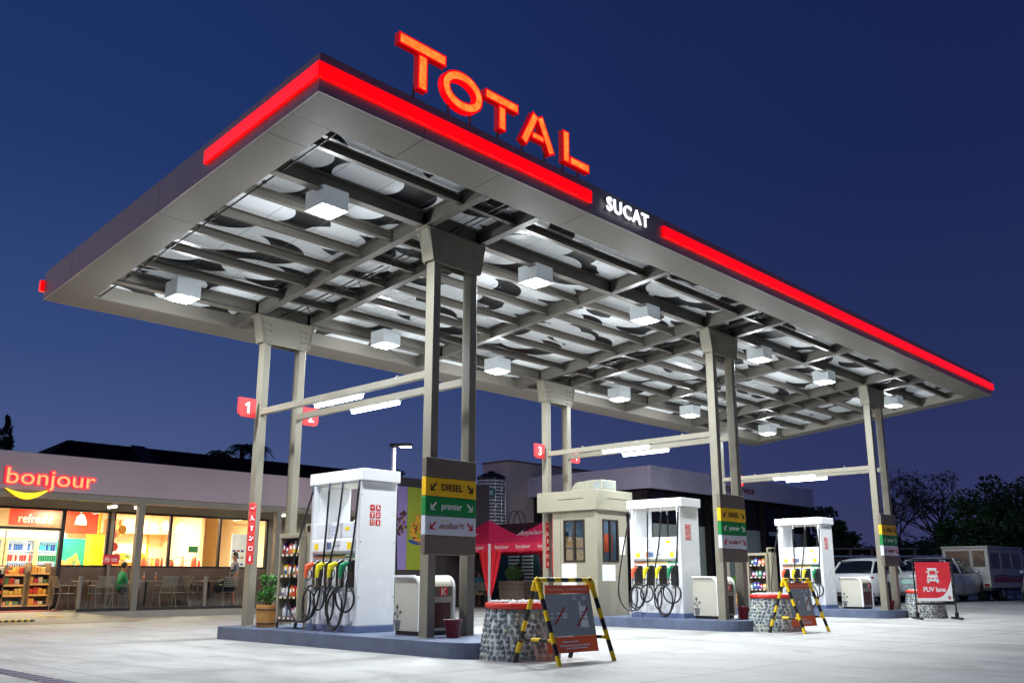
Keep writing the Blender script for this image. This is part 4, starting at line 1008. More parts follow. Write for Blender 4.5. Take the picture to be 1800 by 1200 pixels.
# fascia with parapet, roof, eave
segs('fascia', [(-9, 10.75, 14.0, 14.25, 3.02, 3.93)], fas_m, bevel=.01)
segs('eave_beam', [(-9, 10.75, 14.04, 14.24, 2.86, 3.015)], pil_m)
segs('roof', [(-9, 10.75, 14.26, 24, 3.25, 3.45)], dark_m)
segs('eave_soffit', [(-9, 10.75, 14.25, 15.78, 3.03, 3.06)], eave_m)
segs('head_panel', [(-9, 7.9, 15.76, 15.86, 2.76, 3.028)], eave_m)
# glazing
bars = [(-9, 7.25, 15.77, 15.87, 2.70, 2.758), (-9, 1.06, 15.77, 15.87, 2.19, 2.25), (1.06, 1.16, 15.76, 15.88, .20, 2.698), (-.9, -.82, 15.77, 15.87, .20, 2.698), (-3.0, -2.9, 15.77, 15.87, .2, 2.698),
        (1.16, 7.25, 15.77, 15.87, 1.25, 1.31), (2.28, 2.34, 15.77, 15.87, 1.31, 2.698), (2.42, 2.48, 15.77, 15.87, 1.31, 2.698), (4.05, 4.12, 15.77, 15.87, 1.31, 2.698), (5.60, 5.66, 15.77, 15.87, 1.31, 2.698), (7.19, 7.25, 15.77, 15.87, 1.31, 2.698),
        (-9, 1.06, 15.77, 15.87, .17, .28)]
segs('window_frame', bars, frame_d)
segs('pillar', [(2.34, 2.42, 15.70, 15.9, .17, 2.75)], pil_m); segs('pillar', [(7.25, 7.9, 15.74, 15.92, .17, 2.758)], pil_m)
segs('shop_glass', [(-9, 1.06, 15.815, 15.825, .28, 2.19)], gl); segs('shop_glass', [(-9, 1.06, 15.815, 15.825, 2.25, 2.7)], gl)
segs('shop_glass', [(1.16, 2.28, 15.815, 15.825, 1.31, 2.7)], gl); segs('shop_glass', [(2.48, 7.19, 15.815, 15.825, 1.31, 2.7)], gl)
mb = MB(); z = .17
while z < 1.24: mb.box(1.161, 7.9, 15.775, 15.80, z, z + .085); z += .09
mb.box(1.161, 7.9, 15.80, 15.9, .17, 1.248); mb.build('lower_wall', wood_w, store)
# rear part of building to the right with posters
segs('side_wall', [(7.9, 10.9, 15.6, 15.9, .0, 3.03)], eave_m); segs('side_wall', [(10.76, 15.6, 14.4, 14.6, 0, 4.3)], mat('annex dark wall', (60, 52, 56), .6, 0, .1))
segs('interior_floor', [(-9, 7.85, 15.88, 21.4, .1, .19)], tile_m)
segs('interior_wall', [(-9, 7.85, 21.3, 21.4, .19, 3.2)], cream_w); segs('interior_wall', [(7.75, 7.85, 15.93, 21.3, .19, 3.2)], cream_w); segs('interior_wall', [(-9, -8.9, 15.93, 21.3, .19, 3.2)], cream_w)
segs('interior_ceiling', [(-9, 7.85, 15.9, 21.3, 3.07, 3.1)], mat('ceiling white', (240, 228, 200), .6, 0, .02))
segs('bulkhead', [(3.9, 7.74, 20.6, 20.9, 2.42, 3.06)], peach_w); segs('interior_partition', [(6.5, 6.62, 18.6, 21.2, .19, 3.05)], peach_w)
# annexe terrace deck
terr = MB(); terr.prism([(1.0, 14.0), (12.9, 14.0), (12.9, 15.75), (1.16, 15.75), (.7, 15.75)], 0.0, .165, 'z')
tag(terr.build('terrace', mat('terrace concrete', (150, 142, 130), .6, 0, .12, 2, bump=.2), None, bevel=.01), None, None, None, 'structure')
rp = MB(); rp.add([(-9, 11.6, .004), (1.6, 11.9, .004), (1.0, 13.99, .155), (.9, 15.77, .165), (-9, 15.77, .165), (-9, 13.99, .155), (2.2, 12.6, 0.002)], [(0, 1, 2, 5), (5, 2, 3, 4), (1, 6, 2)])
tag(rp.build('ramp_pavement', mat('ramp concrete', (146, 136, 120), .65, 0, .15, 2, bump=.2)), None, None, None, 'structure')
segs('door_mat', [(-6, 1.05, 15.1, 15.72, .168, .178)], mat('red mat', (150, 30, 36), .7, 0, .1, 6)) 
# yellow accessibility marking + hazard edge
yl = mat('road paint yellow', (206, 160, 40), .6, 0, .2, 9)
mk = MB(); cx_, cy_ = .03, 13.5
def ringp(mb, cx, cy__, r0, r1, a0, a1, k, zf):
    for i in range(k):
        p = []
        for a in (a0 + (a1 - a0) * i / k, a0 + (a1 - a0) * (i + 1) / k):
            p.append([(cx + r * cos(R(a)), cy__ + r * sin(R(a))) for r in (r0, r1)])
        q = [p[0][0], p[0][1], p[1][1], p[1][0]]; mb.add([(x, y, zf(y)) for x, y in q], [(0, 1, 2, 3)])
zr = lambda y: .004 + (y - 11.75) / (13.99 - 11.75) * .151 + .006
ringp(mk, cx_, cy_ - .25, .22, .29, -200, 70, 18, zr)
for q in ([(-.06, .2), (.02, .2), (.0, -.15), (-.08, -.15)], [(-.06, -.12), (.28, -.1), (.30, -.18), (-.06, -.2)], [(.24, -.1), (.32, -.12), (.42, -.4), (.34, -.42)]):
    mk.add([(cx_ + x, cy_ + y, zr(cy_ + y)) for x, y in q], [(0, 1, 2, 3)])
ringp(mk, cx_ - .02, cy_ + .3, .0, .07, 0, 360, 10, zr)
tag(mk.build('accessibility_marking', yl), 'worn yellow wheelchair symbol painted before the shop door', 'floor marking')
mk = MB()
for i in range(8):
    a = -1.6 + i * .13; mk.prism([(a, 12.4), (a + .065, 12.4), (a + .165, 12.6), (a + .10, 12.6)], .03, .085, 'z', 0)
    mk.prism([(a + .065, 12.4), (a + .13, 12.4), (a + .23, 12.6), (a + .165, 12.6)], .03, .084, 'z', 1)
tag(mk.build('wheel_stop', [mat('stop yellow', (210, 170, 30), .5, 0, .1), black_r]), 'yellow and black striped wheel stop at the far left', 'wheel stop')
# terrace columns and balustrade
segs('terrace_column', [(2.30, 2.47, 14.0, 14.17, .166, 2.86)], pil_m, bevel=.006); segs('terrace_column', [(6.42, 6.59, 14.0, 14.17, .166, 2.86)], pil_m, bevel=.006); segs('terrace_column', [(10.5, 10.68, 14.0, 14.17, .166, 2.86)], pil_m, bevel=.006)
bal = thing('balustrade', 'low terrace railing of posts and clear glass in front of the tables', 'railing', (0, 14.06, .165))
mb = MB(); mb.box(1.0, 12.8, -.03, .03, .003, .075); mb.build('base_rail', dark_m, bal)
for x in (1.02, 4.35, 8.4):
    mb = MB(); mb.box(x - .035, x + .035, -.035, .035, .076, .86); mb.cyl((x + .0, -.04, .83), (x + .09, -.04, .83), .012, n=6); mb.build('post', pil_m, bal, bevel=.004)
for x0_, x1_ in ((1.08, 2.26), (2.50, 4.28), (4.42, 6.38), (6.63, 8.33)):
    mb = MB(); mb.box(x0_, x1_, -.004, .004, .08, .82); mb.build('glass_panel', gl, bal)
# store sign
sg = thing('store_sign', 'red and orange lit word bonjour with yellow smile on the shop fascia', 'sign', (.05, 13.99, 3.28))
bri = mat('lit sign rim', (255, 0, 30), .4, 0, 0, emit=(1, .01, .03), estr=1.3); brf = mat('lit sign face', (255, 160, 90), .4, 0, 0, emit=(1, .30, .10), estr=1.35); bry = mat('lit smile yellow', (255, 210, 0), .4, 0, 0, emit=(1, .66, .0), estr=1.2)
vs, fs = text_mb('bonjour', 2.13, .55, .05, .040); mb = MB(); mb.add([Vector((0, -.002, 0)) + ROT['-y'] @ v for v in vs], fs); mb.build('letter_rim', bri, sg)
vs, fs = text_mb('bonjour', 2.06, .49, .008, .0); mb = MB(); mb.add([Vector((0, -.055, 0)) + ROT['-y'] @ v for v in vs], fs); mb.build('letter_face', brf, sg)
mb = MB(); K = 16; up_ = []; dn_ = []
for i in range(K + 1):
    t_ = i / K; x = -1.03 + 1.0 * t_; up_.append((x, -.24 - .10 * sin(pi * t_) + .02 * t_)); dn_.append((x, -.24 - .25 * sin(pi * t_) + .02 * t_))
for i in range(K): mb.prism([dn_[i], dn_[i + 1], (up_[i + 1][0], up_[i + 1][1] + .001), up_[i]], -.05, -.004, 'y')
mb.build('smile', bry, sg)
lamp('sign_glow', 'AREA', (0, -.12, -.05), 5, (1, .08, .08), sg, 2.0, .5, rot=(R(-90), 0, 0)) 
# eave tube lamps
for k_, (x, y) in enumerate(((1.98, 14.9), (2.52, 14.5), (6.2, 14.9), (6.95, 14.5), (-1.5, 14.8), (10.0, 14.8))):
    r = thing('eave_light', ['lit tube under the eave left of the first terrace column', 'lit tube under the eave right at the first terrace column', 'lit tube under the eave left of the second terrace column', 'lit tube under the eave at the second terrace column', 'lit tube under the eave above the shop door at far left', 'lit tube under the eave at the right end of the shop'][k_], 'tube light', (x, y, 2.83), 0, 'tube lights under the shop eave')
    mb = MB(); mb.box(-.05, .05, -.25, .25, 0, .04); mb.box(-.02, .02, -.03, .03, .04, .2); mb.build('housing', white_p, r); mb = MB(); mb.cyl((0, -.24, -.03), (0, .24, -.03), .026, n=8); mb.build('tube', mat('warm lit tube', (255, 255, 240), .4, 0, 0, emit=(1, .96, .82), estr=7), r)
    lamp('lamp_glow', 'AREA', (0, 0, -.06), 9, (1, .88, .66), r, .1, .5)
# interior lamps (ceiling panels)
for x in (-6, -3.2, -.4, 2.4, 5.2):
    for y in (17.2, 19.6):
        r = thing('ceiling_panel_light', 'lit warm ceiling panel inside the shop', 'ceiling light', (x, y, 3.06), 0, 'ceiling lights inside the shop')
        mb = MB(); mb.box(-.3, .3, -.15, .15, -.03, 0); mb.build('panel', mat('warm panel', (255, 244, 220), .4, 0, 0, emit=(1, .86, .6), estr=5), r); lamp('lamp_glow', 'AREA', (0, 0, -.04), SHOPP, (1, .89, .66), r, .6, .3)
# interior decor
def deco(name, lab, cat, lst, m_, group=None):
    mb = MB()
    for q in lst: mb.box(*q)
    return tag(mb.build(name, m_, None), lab, cat, group)
rb = thing('wall_banner', 'red header panel with the word refresh! above the shop fridges', 'banner', (0, 20.15, 0)); mb = MB(); mb.box(1.18, 2.75, -.02, .02, 2.52, 3.02); mb.build('panel', mat('header red', (206, 52, 30), .5, 0, .04), rb)
mb = MB(); add_text(mb, 'refresh!', (1.92, -.022, 2.73), '-y', .95, .25, .004, 0, -.005); mb.build('lettering', mat('header cream', (250, 226, 190), .5, 0, 0), rb)
deco('wall_panel', 'plain red wall panel right of the refresh! header', 'panel', [(2.83, 3.85, 20.13, 20.17, 2.33, 3.02)], mat('header red', (0, 0, 0)))
deco('wall_panel', 'small orange striped panel seen high through the middle shop window', 'panel', [(4.25, 4.4, 20.5, 20.55, 2.3, 2.85), (4.45, 4.62, 20.5, 20.55, 2.3, 2.85), (4.67, 4.75, 20.5, 20.55, 2.3, 2.85)], mat('stripe orange', (230, 110, 40), .5))
ty = thing('interior_column', 'yellow green square column inside the shop', 'column', (3.54, 19.6, .19)); mb = MB(); mb.box(-.20, .20, -.2, .2, 0, 2.1); mb.build('shaft', mat('lime paint', (200, 206, 20), .5, 0, .03), ty); mb = MB(); mb.box(-.04, .04, -.24, -.2, 2.1, 2.87); mb.build('strip', mat('amber strip', (240, 170, 30), .5), ty)
tg = thing('drink_poster', 'teal poster with an orange splash between fridge and lime column', 'poster', (3.05, 20.1, 1.75)); mb = MB(); mb.box(-.45, .40, -.02, 0, -.5, .42); mb.build('sheet', mat('poster teal', (40, 160, 150), .5, 0, .05), tg)
mb = MB(); rnd = random.Random(2)
for i in range(24): a = rnd.uniform(0, 3.1); q = rnd.uniform(.02, .34); mb.ell((q * cos(a) * .9, -.025, -.42 + q * sin(a)), (.05, .006, .05 + .05 * rnd.random()), 6, 4)
mb.build('splash', mat('splash orange', (240, 160, 90), .5), tg)
fr_g = mat('fridge glow', (225, 235, 245), .4, 0, 0, emit=(.8, .9, 1), estr=.7); ffr = mat('fridge frame', (226, 196, 130), .4, .2, .05)
for i, x in enumerate((-3.3, -2.4, -1.5, -.6, .32, 1.24, 2.10)):
    f_ = thing('drink_fridge', ['glass door fridge of drinks, %s along the back wall' % w for w in ('far left', 'second from left', 'third from left', 'fourth from left', 'fifth from left', 'with blue bottles', 'beside the teal poster')][i], 'fridge', (x + .42, 20.3, .19), 0, 'drink fridges along the shop back wall')
    mb = MB(); mb.box(-.43, .43, 0, .7, 0, .25); mb.box(-.43, .43, .66, .7, .251, 2.2); mb.box(-.43, .43, 0, .66, 1.98, 2.2); mb.box(-.43, -.40, 0, .659, .251, 1.979); mb.box(.40, .43, 0, .659, .251, 1.979); mb.build('case', white_p, f_)
    mb = MB(); mb.box(-.39, .39, .62, .65, .3, 1.95); mb.build('light_back', fr_g, f_)
    mb = MB(); mb.box(-.43, .43, -.03, -.001, 1.9, 1.96); mb.box(-.43, .43, -.03, -.001, .22, .28); mb.box(-.43, -.37, -.03, -.001, .281, 1.899); mb.box(.37, .43, -.03, -.001, .281, 1.899); mb.build('door_frame', ffr, f_)
    for z in (.30, .62, .94, 1.26, 1.58):
        mb = MB(); mb.box(-.39, .39, .05, .6, z, z + .015); sh = mb.build('shelf', white_p, f_)
        pal = [[(40, 90, 170), (200, 210, 230)], [(30, 60, 140), (60, 160, 190)], [(190, 50, 40), (230, 220, 200)], [(30, 120, 80), (220, 220, 210)], [(230, 120, 40), (60, 40, 40)]][(i + int(z * 10)) % 5]
        mb = MB(); q = -.35
        while q < .36:
            for dy in (.1,): mb.cyl((q, dy, z + .016), (q, dy, z + .20), .030, n=8, mi=rnd.random() < .4); mb.cyl((q, dy, z + .20), (q, dy, z + .27), .013, n=6, mi=1)
            q += .066
        b_ = mb.build('bottle_row', [mat('drink %d %d' % (pal[0][0], pal[0][1]), pal[0], .3, 0, .05), mat('drinkb %d %d' % (pal[1][0], pal[1][1]), pal[1], .3, 0, .05)], sh)
snack = [(206, 70, 50), (220, 160, 70), (226, 196, 110), (180, 50, 60), (90, 130, 80), (226, 150, 130), (206, 200, 190)]
sm_ = [mat('snack %d' % i, c, .4, 0, .06, 6) for i, c in enumerate(snack)]
for i, (x, w_, h_) in enumerate(((-2.9, 1.6, 1.1), (-1.15, 1.5, 1.08), (.0, .86, 1.08), (1.02, .48, 1.14), (1.66, .34, 1.05))):
    g_ = thing('snack_shelf', ['low shelf of snacks, leftmost inside the shop', 'low shelf of snacks, second from left inside the shop', 'low shelf of orange snacks just left of the door post', 'small grey ended snack shelf beside the door post', 'narrow snack shelf under the corner window post'][i], 'shelf', (x, 17.4, .19), 0, 'snack shelves inside the shop')
    mb = MB(); mb.box(-.02, 0, -.0, .45, 0, h_ + .05); mb.box(w_, w_ + .02, 0, .45, 0, h_ + .05); mb.box(0, w_, .43, .45, 0, h_); mb.build('frame', mat('shelf brown', (110, 88, 66), .5, 0, .1), g_)
    for k in range(4):
        z = .05 + k * (h_ / 4.0); mb = MB(); mb.box(0, w_, .02, .43, z, z + .02); mb.box(0, w_, .0, .018, z - .02, z + .03, 1); sh = mb.build('shelf', [mat('shelf tan', (206, 150, 90), .5), mat('shelf edge amber', (206, 160, 104), .5)], g_)
        q = .02
        while q < w_ - .1:
            ww = rnd.uniform(.08, .16); hh = rnd.uniform(.10, .19); 
            mb = MB(); mb.box(q, q + ww * .92, .05, .2, z + .021, z + .021 + hh); mb.build('snack_pack', sm_[rnd.randrange(7)], sh, bevel=.01); q += ww
# right counter with goods
ct_ = thing('service_counter', 'long counter crowded with orange and red goods inside the right shop windows', 'counter', (4.3, 18.2, .19)); mb = MB(); mb.box(-.2, 2.15, 0, .6, 0, 1.10); mb.build('body', mat('counter amber', (226, 150, 70), .5, 0, .06), ct_); mb = MB(); mb.box(-.22, 2.18, -.02, .62, 1.101, 1.14); mb.build('top', mat('counter top', (240, 210, 160), .3), ct_)
q = 0.0; k = 0
while q < 2.05:
    ww = rnd.uniform(.08, .2); hh = rnd.uniform(.09, .32); cm_ = rnd.choice((sm_[0], sm_[1], sm_[5], sm_[0], mat('jar brown', (120, 60, 30), .3), mat('jar white', (240, 230, 210), .4)))
    t_ = thing('counter_jar', 'jar or pack standing on the shop counter', 'jar', (4.3 + q + ww / 2, 18.3, 1.33), 0, 'goods standing on the shop counter')
    mb = MB(); mb.lathe([(ww * .4, 0), (ww * .43, hh * .3), (ww * .4, hh * .8), (ww * .25, hh)], 12); mb.build('jar', cm_, t_); mb = MB(); mb.cyl((0, 0, hh), (0, 0, hh + .03), ww * .28, n=10); mb.build('lid', dark_m if k % 2 else sm_[1], t_); q += ww + .01; k += 1
for i, (x, z) in enumerate(((4.58, 2.34), (5.0, 2.4), (2.42, 2.48), (5.5, 2.36))):
    p_ = thing('pendant_lamp', ['white dome pendant in the middle shop window, left of two', 'white dome pendant in the middle shop window, right of two', 'white dome pendant hanging in front of the red panel', 'white dome pendant near the right window bar'][i], 'pendant lamp', (x, 18.0, z), 0, 'dome pendant lamps in the shop')
    mb = MB(); mb.lathe([(.155, 0), (.15, .10), (.11, .22), (.05, .29), (.02, .31)], 20, cap=False); mb.build('shade', mat('pendant white', (226, 226, 222), .35), p_)
    mb = MB(); mb.cyl((0, 0, .3), (0, 0, 3.06 - z), .006, n=5); mb.build('cord', dark_m, p_)
    mb = MB(); mb.ell((0, 0, .06), (.05, .05, .06)); mb.build('bulb', mat('warm bulb', (255, 240, 200), .4, 0, 0, emit=(1, .8, .5), estr=4), p_)
# menu frame + plates on back wall (right)
mf = thing('wall_display', 'yellow framed white display board with round plates on the back wall', 'display board', (5.0, 21.2, 2.0)); mb = MB(); mb.box(-.9, .9, -.06, 0, -.52, .5); mb.build('board', mat('board white', (255, 250, 230), .5), mf)
mb = MB(); mb.box(.9, .97, -.07, 0, -.6, .5); mb.box(-.9, .97, -.14, -.061, -.6, -.53); mb.build('border', mat('border gold', (226, 170, 40), .5), mf)
for x in (-.6, .1, .75):
    mb = MB(); mb.cyl((x, -.10, -.32), (x, -.062, -.32), .13, n=20); mb.build('plate', mat('plate amber', (230, 160, 70), .4), mf)
ws_ = thing('wall_shelf', 'amber wall shelf of small dishes low on the bright back wall', 'shelf', (4.9, 20.9, 1.62)); mb = MB(); mb.box(-1.3, 1.2, -.12, .12, -.03, 0); mb.build('board', mat('border gold', (226, 170, 40), .5), ws_)
for i in range(7):
    mb = MB(); mb.lathe([(.05, 0), (.09, .05), (.08, .10), (.03, .14 + .02 * (i % 3))], 12); o2_ = mb.build('dish', (sm_ + [mat('jar brown', (120, 60, 30), .3)])[(i * 5) % 8], ws_, loc=(-1.15 + i * .36, -.02, 0.001))
for i, (x, z, c_) in enumerate(((3.05, 2.2, 5), (3.1, 1.85, 0), (3.2, 1.55, 1), (3.3, 2.35, 1))):
    hh_ = thing('hanging_disc', ['pale disc of the hanging mobile in the middle shop window', 'red disc of the hanging mobile', 'lowest amber disc of the hanging mobile', 'topmost amber disc of the hanging mobile'][i], 'decoration', (x, 17.2, z), 0, 'hanging discs in the middle shop window')
    mb = MB(); mb.cyl((0, -.01, 0), (0, .01, 0), .13, n=20); mb.build('disc', sm_[c_], hh_); mb = MB(); mb.cyl((0, 0, .13), (0, 0, 3.06 - z), .004, n=5); mb.build('cord', dark_m, hh_)
deco('exit_sign', 'small green exit sign on the partition inside the shop', 'sign', [(6.10, 6.42, 18.55, 18.58, 1.78, 1.98)], mat('exit green', (16, 90, 60), .4, 0, .2, 30))
pm = thing('promo_board', 'white promotion poster with coloured notes in the rightmost shop window', 'poster', (6.42, 16.3, 1.3)); mb = MB(); mb.box(-.10, .42, -.01, .01, .0, 1.0); mb.build('sheet', mat('promo white', (252, 250, 246), .5, 0, 0, emit=(1, .97, .92), estr=.25), pm)
for i in range(9):
    mb = MB(); x = -.05 + .14 * (i % 3); z = .06 + .2 * (i // 3); mb.box(x, x + .1, -.014, -.0105, z, z + .06); mb.build('note', sm_[(i * 3) % 7] if i % 2 else mat('note blue', (70, 80, 170), .5), pm)
ws = thing('window_lettering', 'faint orange word bonjour printed high in the rightmost shop window', 'lettering', (6.3, 15.80, 2.55)); mb = MB(); add_text(mb, 'bonjour', (0, 0, 0), '-y', .48, .15, .003, 0); mb.build('lettering', mat('window print', (206, 120, 70), .5, 0, 0), ws)
nsg = thing('no_smoking_notice', 'small red no smoking notice between the shop windows', 'sign', (2.40, 15.69, 1.46)); mb = MB(); mb.box(-.19, .23, -.012, 0, -.12, .13); mb.build('plate', mat('notice red', (206, 34, 56), .45), nsg)
mb = MB(); 
for i in range(14): add_poly(mb, stroke_poly((-.09 + .06 * cos(i * .449), .06 * sin(i * .449)), (-.09 + .06 * cos(i * .449 + .45), .06 * sin(i * .449 + .45)), .012), (0, -.0125, 0), '-y', .002)
add_poly(mb, stroke_poly((-.13, .04), (-.05, -.04), .012), (0, -.0125, 0), '-y', .002); add_poly(mb, stroke_poly((-.13, 0), (-.05, 0), .018), (0, -.0125, 0), '-y', .002)
for z in (.02, -.03): add_poly(mb, stroke_poly((.02, z), (.18, z), .016), (0, -.0125, 0), '-y', .002)
mb.build('print', white_t, nsg)

# ------------------------------------------------------------------ people
skin_t = mat('skin tan', (168, 112, 80), .5, 0, .05); skin_d = mat('skin dark', (110, 70, 50), .5, 0, .05); hair_m = mat('hair black', (18, 15, 14), .5, 0, .2, 20)
def person(lab, loc, rz, pose, shirt, trouser, skin=skin_t, shorts=False, scale=1, group=None, hair_long=False):
    """pose: dict joint -> (x,y,z); faces +x. One skinned body, hair as a child."""
    J = pose; names = list(J); idx = {k: i for i, k in enumerate(names)}
    bones = [('pelvis', 'waist'), ('waist', 'chest'), ('chest', 'neck'), ('neck', 'head0'), ('head0', 'head1')]
    for s in 'lr': bones += [('chest', 'sh' + s), ('sh' + s, 'el' + s), ('el' + s, 'wr' + s), ('wr' + s, 'ha' + s), ('pelvis', 'hi' + s), ('hi' + s, 'kn' + s), ('kn' + s, 'an' + s), ('an' + s, 'to' + s)]
    rad = dict(pelvis=(.15, .11), waist=(.135, .10), chest=(.16, .11), neck=(.052, .052), head0=(.07, .078), head1=(.08, .092))
    for s in 'lr': rad.update({'sh' + s: (.06, .06), 'el' + s: (.042, .042), 'wr' + s: (.028, .028), 'ha' + s: (.034, .02), 'hi' + s: (.088, .088), 'kn' + s: (.058, .058), 'an' + s: (.04, .04), 'to' + s: (.04, .03)})
    me = bpy.data.meshes.new('body'); me.from_pydata([J[k] for k in names], [(idx[a], idx[b_]) for a, b_ in bones], [])
    o = bpy.data.objects.new('body', me); C.objects.link(o)
    md = o.modifiers.new('skin', 'SKIN'); md.use_smooth_shade = True
    for k in names: d = me.skin_vertices[0].data[idx[k]]; d.radius = rad[k]; d.use_root = k == 'pelvis'
    sb = o.modifiers.new('sub', 'SUBSURF'); sb.levels = 2; sb.render_levels = 2
    dg = bpy.context.evaluated_depsgraph_get(); m2 = bpy.data.meshes.new_from_object(o.evaluated_get(dg)); bpy.data.objects.remove(o)
    for mm in (shirt, trouser, skin, black_r): m2.materials.append(mm)
    bl = []
    for a, b_ in bones:
        A, B_ = Vector(J[a]), Vector(J[b_])
        if a in ('neck', 'head0') or a[:2] in ('wr',): mi = 2
        elif a[:2] == 'el': mi = 2
        elif a[:2] == 'sh': mi = 0
        elif a[:2] == 'an': mi = 3
        elif a[:2] == 'hi' or a == 'pelvis' and b_[:2] == 'hi': mi = 1
        elif a[:2] == 'kn': mi = 2 if shorts else 1
        else: mi = 0
        bl.append((A, B_, mi))
    for p in m2.polygons:
        c = p.center; best = 9; bi = 0
        for A, B_, mi in bl:
            ab = B_ - A; t_ = max(0, min(1, (c - A).dot(ab) / ab.length_squared)); d = (c - (A + ab * t_)).length
            if d < best: best = d; bi = mi
        p.material_index = bi; p.use_smooth = True
    r = thing('person', lab, 'person', loc, rz, group, scale)
    m2.name = 'body'; b_ = bpy.data.objects.new('body', m2); C.objects.link(b_); b_.parent = r
    h = Vector(J['head1']); f_ = (Vector(J['head1']) - Vector(J['head0'])).normalized()
    mb = MB(); mb.ell(h + Vector((-.015, 0, .02)), (.098, .088, .10), 14, 9)
    if hair_long: mb.ell(h + Vector((-.05, 0, -.10)), (.07, .09, .18), 12, 8)
    vs_ = mb.v; mb.v = [(x if x < h.x + .055 else h.x + .055, y, z if (x < h.x + .01 or z > h.z + .035) else h.z + .035) for x, y, z in vs_]
    mb.build('hair', hair_m, r)
    mb = MB()
    for s in (-1, 1): mb.ell(h + Vector((.078, s * .032, .0)), (.012, .012, .008), 8, 5)
    mb.build('eyes', black_r, r)
    mb = MB(); mb.ell(h + Vector((.088, 0, -.03)), (.018, .012, .022), 8, 6)
    for s in (-1, 1): mb.ell(h + Vector((.0, s * .082, -.015)), (.016, .01, .028), 8, 6)
    mb.build('nose_and_ears', skin, r)
    mb = MB()
    for s in 'lr':
        w_ = Vector(J['ha' + s]); d = (w_ - Vector(J['wr' + s])).normalized(); sd = d.cross(Vector((0, 0, 1))); sd = sd.normalized() if sd.length > .1 else Vector((0, 1, 0))
        for k, ln_ in enumerate((.05, .062, .066, .055)): a = w_ + sd * (-.024 + .016 * k); mb.tube([a, a + d * ln_ * .6, a + d * ln_ + Vector((0, 0, -.012))], .008, 6)
        mb.tube([w_ - d * .03 + sd * .025, w_ + sd * .045, w_ + d * .02 + sd * .05], .009, 6)
    mb.build('fingers', skin, r)
    return r
def seated(lean=0., arm=.0):
    J = dict(pelvis=(0, 0, .53), waist=(-.02 - lean * .3, 0, .68), chest=(-.03 + lean, 0, .88), neck=(0 + lean, 0, 1.04), head0=(.03 + lean, 0, 1.12), head1=(.045 + lean, 0, 1.205))
    for s, q in (('l', 1), ('r', -1)):
        J.update({'sh' + s: (-.02 + lean, q * .17, .96), 'el' + s: (.06 + lean, q * .21, .72), 'wr' + s: (.28 + lean, q * .14, .76 + arm), 'ha' + s: (.35 + lean, q * .12, .77 + arm), 'hi' + s: (.03, q * .09, .51), 'kn' + s: (.44, q * .12, .50), 'an' + s: (.46 + .06 * (q > 0), q * .12, .08), 'to' + s: (.60, q * .13, .04)})
    return J
def standing(k=0., arm=0.):
    J = dict(pelvis=(0, 0, .92), waist=(0, 0, 1.06), chest=(0, 0, 1.28), neck=(0, 0, 1.44), head0=(.02, 0, 1.53), head1=(.03, 0, 1.62))
    for s, q in (('l', 1), ('r', -1)):
        J.update({'sh' + s: (0, q * .18, 1.37), 'el' + s: (-.03, q * .23, 1.10), 'wr' + s: (.08 + arm, q * .24, .86 + arm), 'ha' + s: (.10 + arm, q * .24, .78 + arm), 'hi' + s: (0, q * .09, .88), 'kn' + s: (.02 + q * k, q * .10, .48), 'an' + s: (-.02 + q * k * .4, q * .10, .08), 'to' + s: (.12 + q * k * .4, q * .11, .04)})
    return J
green_s = mat('green polo', (10, 140, 84), .7, 0, .08); jean = mat('dark jeans', (44, 44, 52), .7, 0, .1); grey_s = mat('grey shirt', (120, 116, 124), .7); khaki = mat('khaki shorts', (176, 140, 104), .7)
person('person in a green polo shirt sitting at the middle terrace table', (2.42, 14.95, .165), 0, seated(.03, .03), green_s, jean, scale=.93)
person('person in grey shirt and khaki shorts standing behind the tripod on the terrace', (5.86, 15.2, .165), R(170), standing(.04), grey_s, khaki, shorts=True, scale=.9)

# ------------------------------------------------------------------ terrace furniture
al = mat('brushed chair metal', (126, 116, 106), .4, .5, .08, 6)
def chair():
    r = thing('terrace_chair', '', 'chair', (0, 0, 0), 0, 'slatted metal chairs on the terrace')
    for s in (-1, 1):
        mb = MB(); mb.tube(smooth_path([(.22, s * .24, 0), (.18, s * .24, .42), (.19, s * .245, .60), (.10, s * .245, .63), (-.20, s * .24, .62)], 4), .012, 6); mb.build('front_leg', al, r)
        mb = MB(); mb.tube(smooth_path([(-.28, s * .22, 0), (-.18, s * .22, .42), (-.22, s * .22, .62), (-.30, s * .21, .84)], 4), .012, 6); mb.build('rear_leg', al, r)
    mb = MB()
    for k in range(7): mb.box(-.18 + k * .055, -.14 + k * .055, -.22, .22, .425, .437)
    mb.build('seat', al, r)
    mb = MB()
    for k in range(6): z = .58 + k * .048; x = -.215 - .09 * (z - .58) / .26; mb.box(x - .006, x + .006, -.21, .21, z, z + .032)
    mb.build('backrest', al, r)
    return r
c0_ = chair(); spots = [(1.0, 14.9, 0, 'slatted metal chair nearest the shop door facing the first table'), (1.72, 14.45, 90, 'slatted metal chair seen from behind at the first table'), (2.32, 14.95, 0, 'slatted metal chair the person in green sits on'),
    (3.42, 14.5, 90, 'slatted metal chair seen from behind at the table with bottles'), (3.98, 14.7, 150, 'slatted metal chair angled away right of the bottles table'), (4.52, 14.9, 0, 'slatted metal chair seen side on left of the third table'), (5.30, 14.6, 90, 'slatted metal chair under the black bag')]
for i, (x, y, a, lab) in enumerate(spots):
    if i == 0: c0_.location = (x, y, .165); c0_['label'] = lab
    else: dup(c0_, (x, y, .165), R(a), lab)
tt = mat('table top', (130, 112, 96), .4, 0, .08)
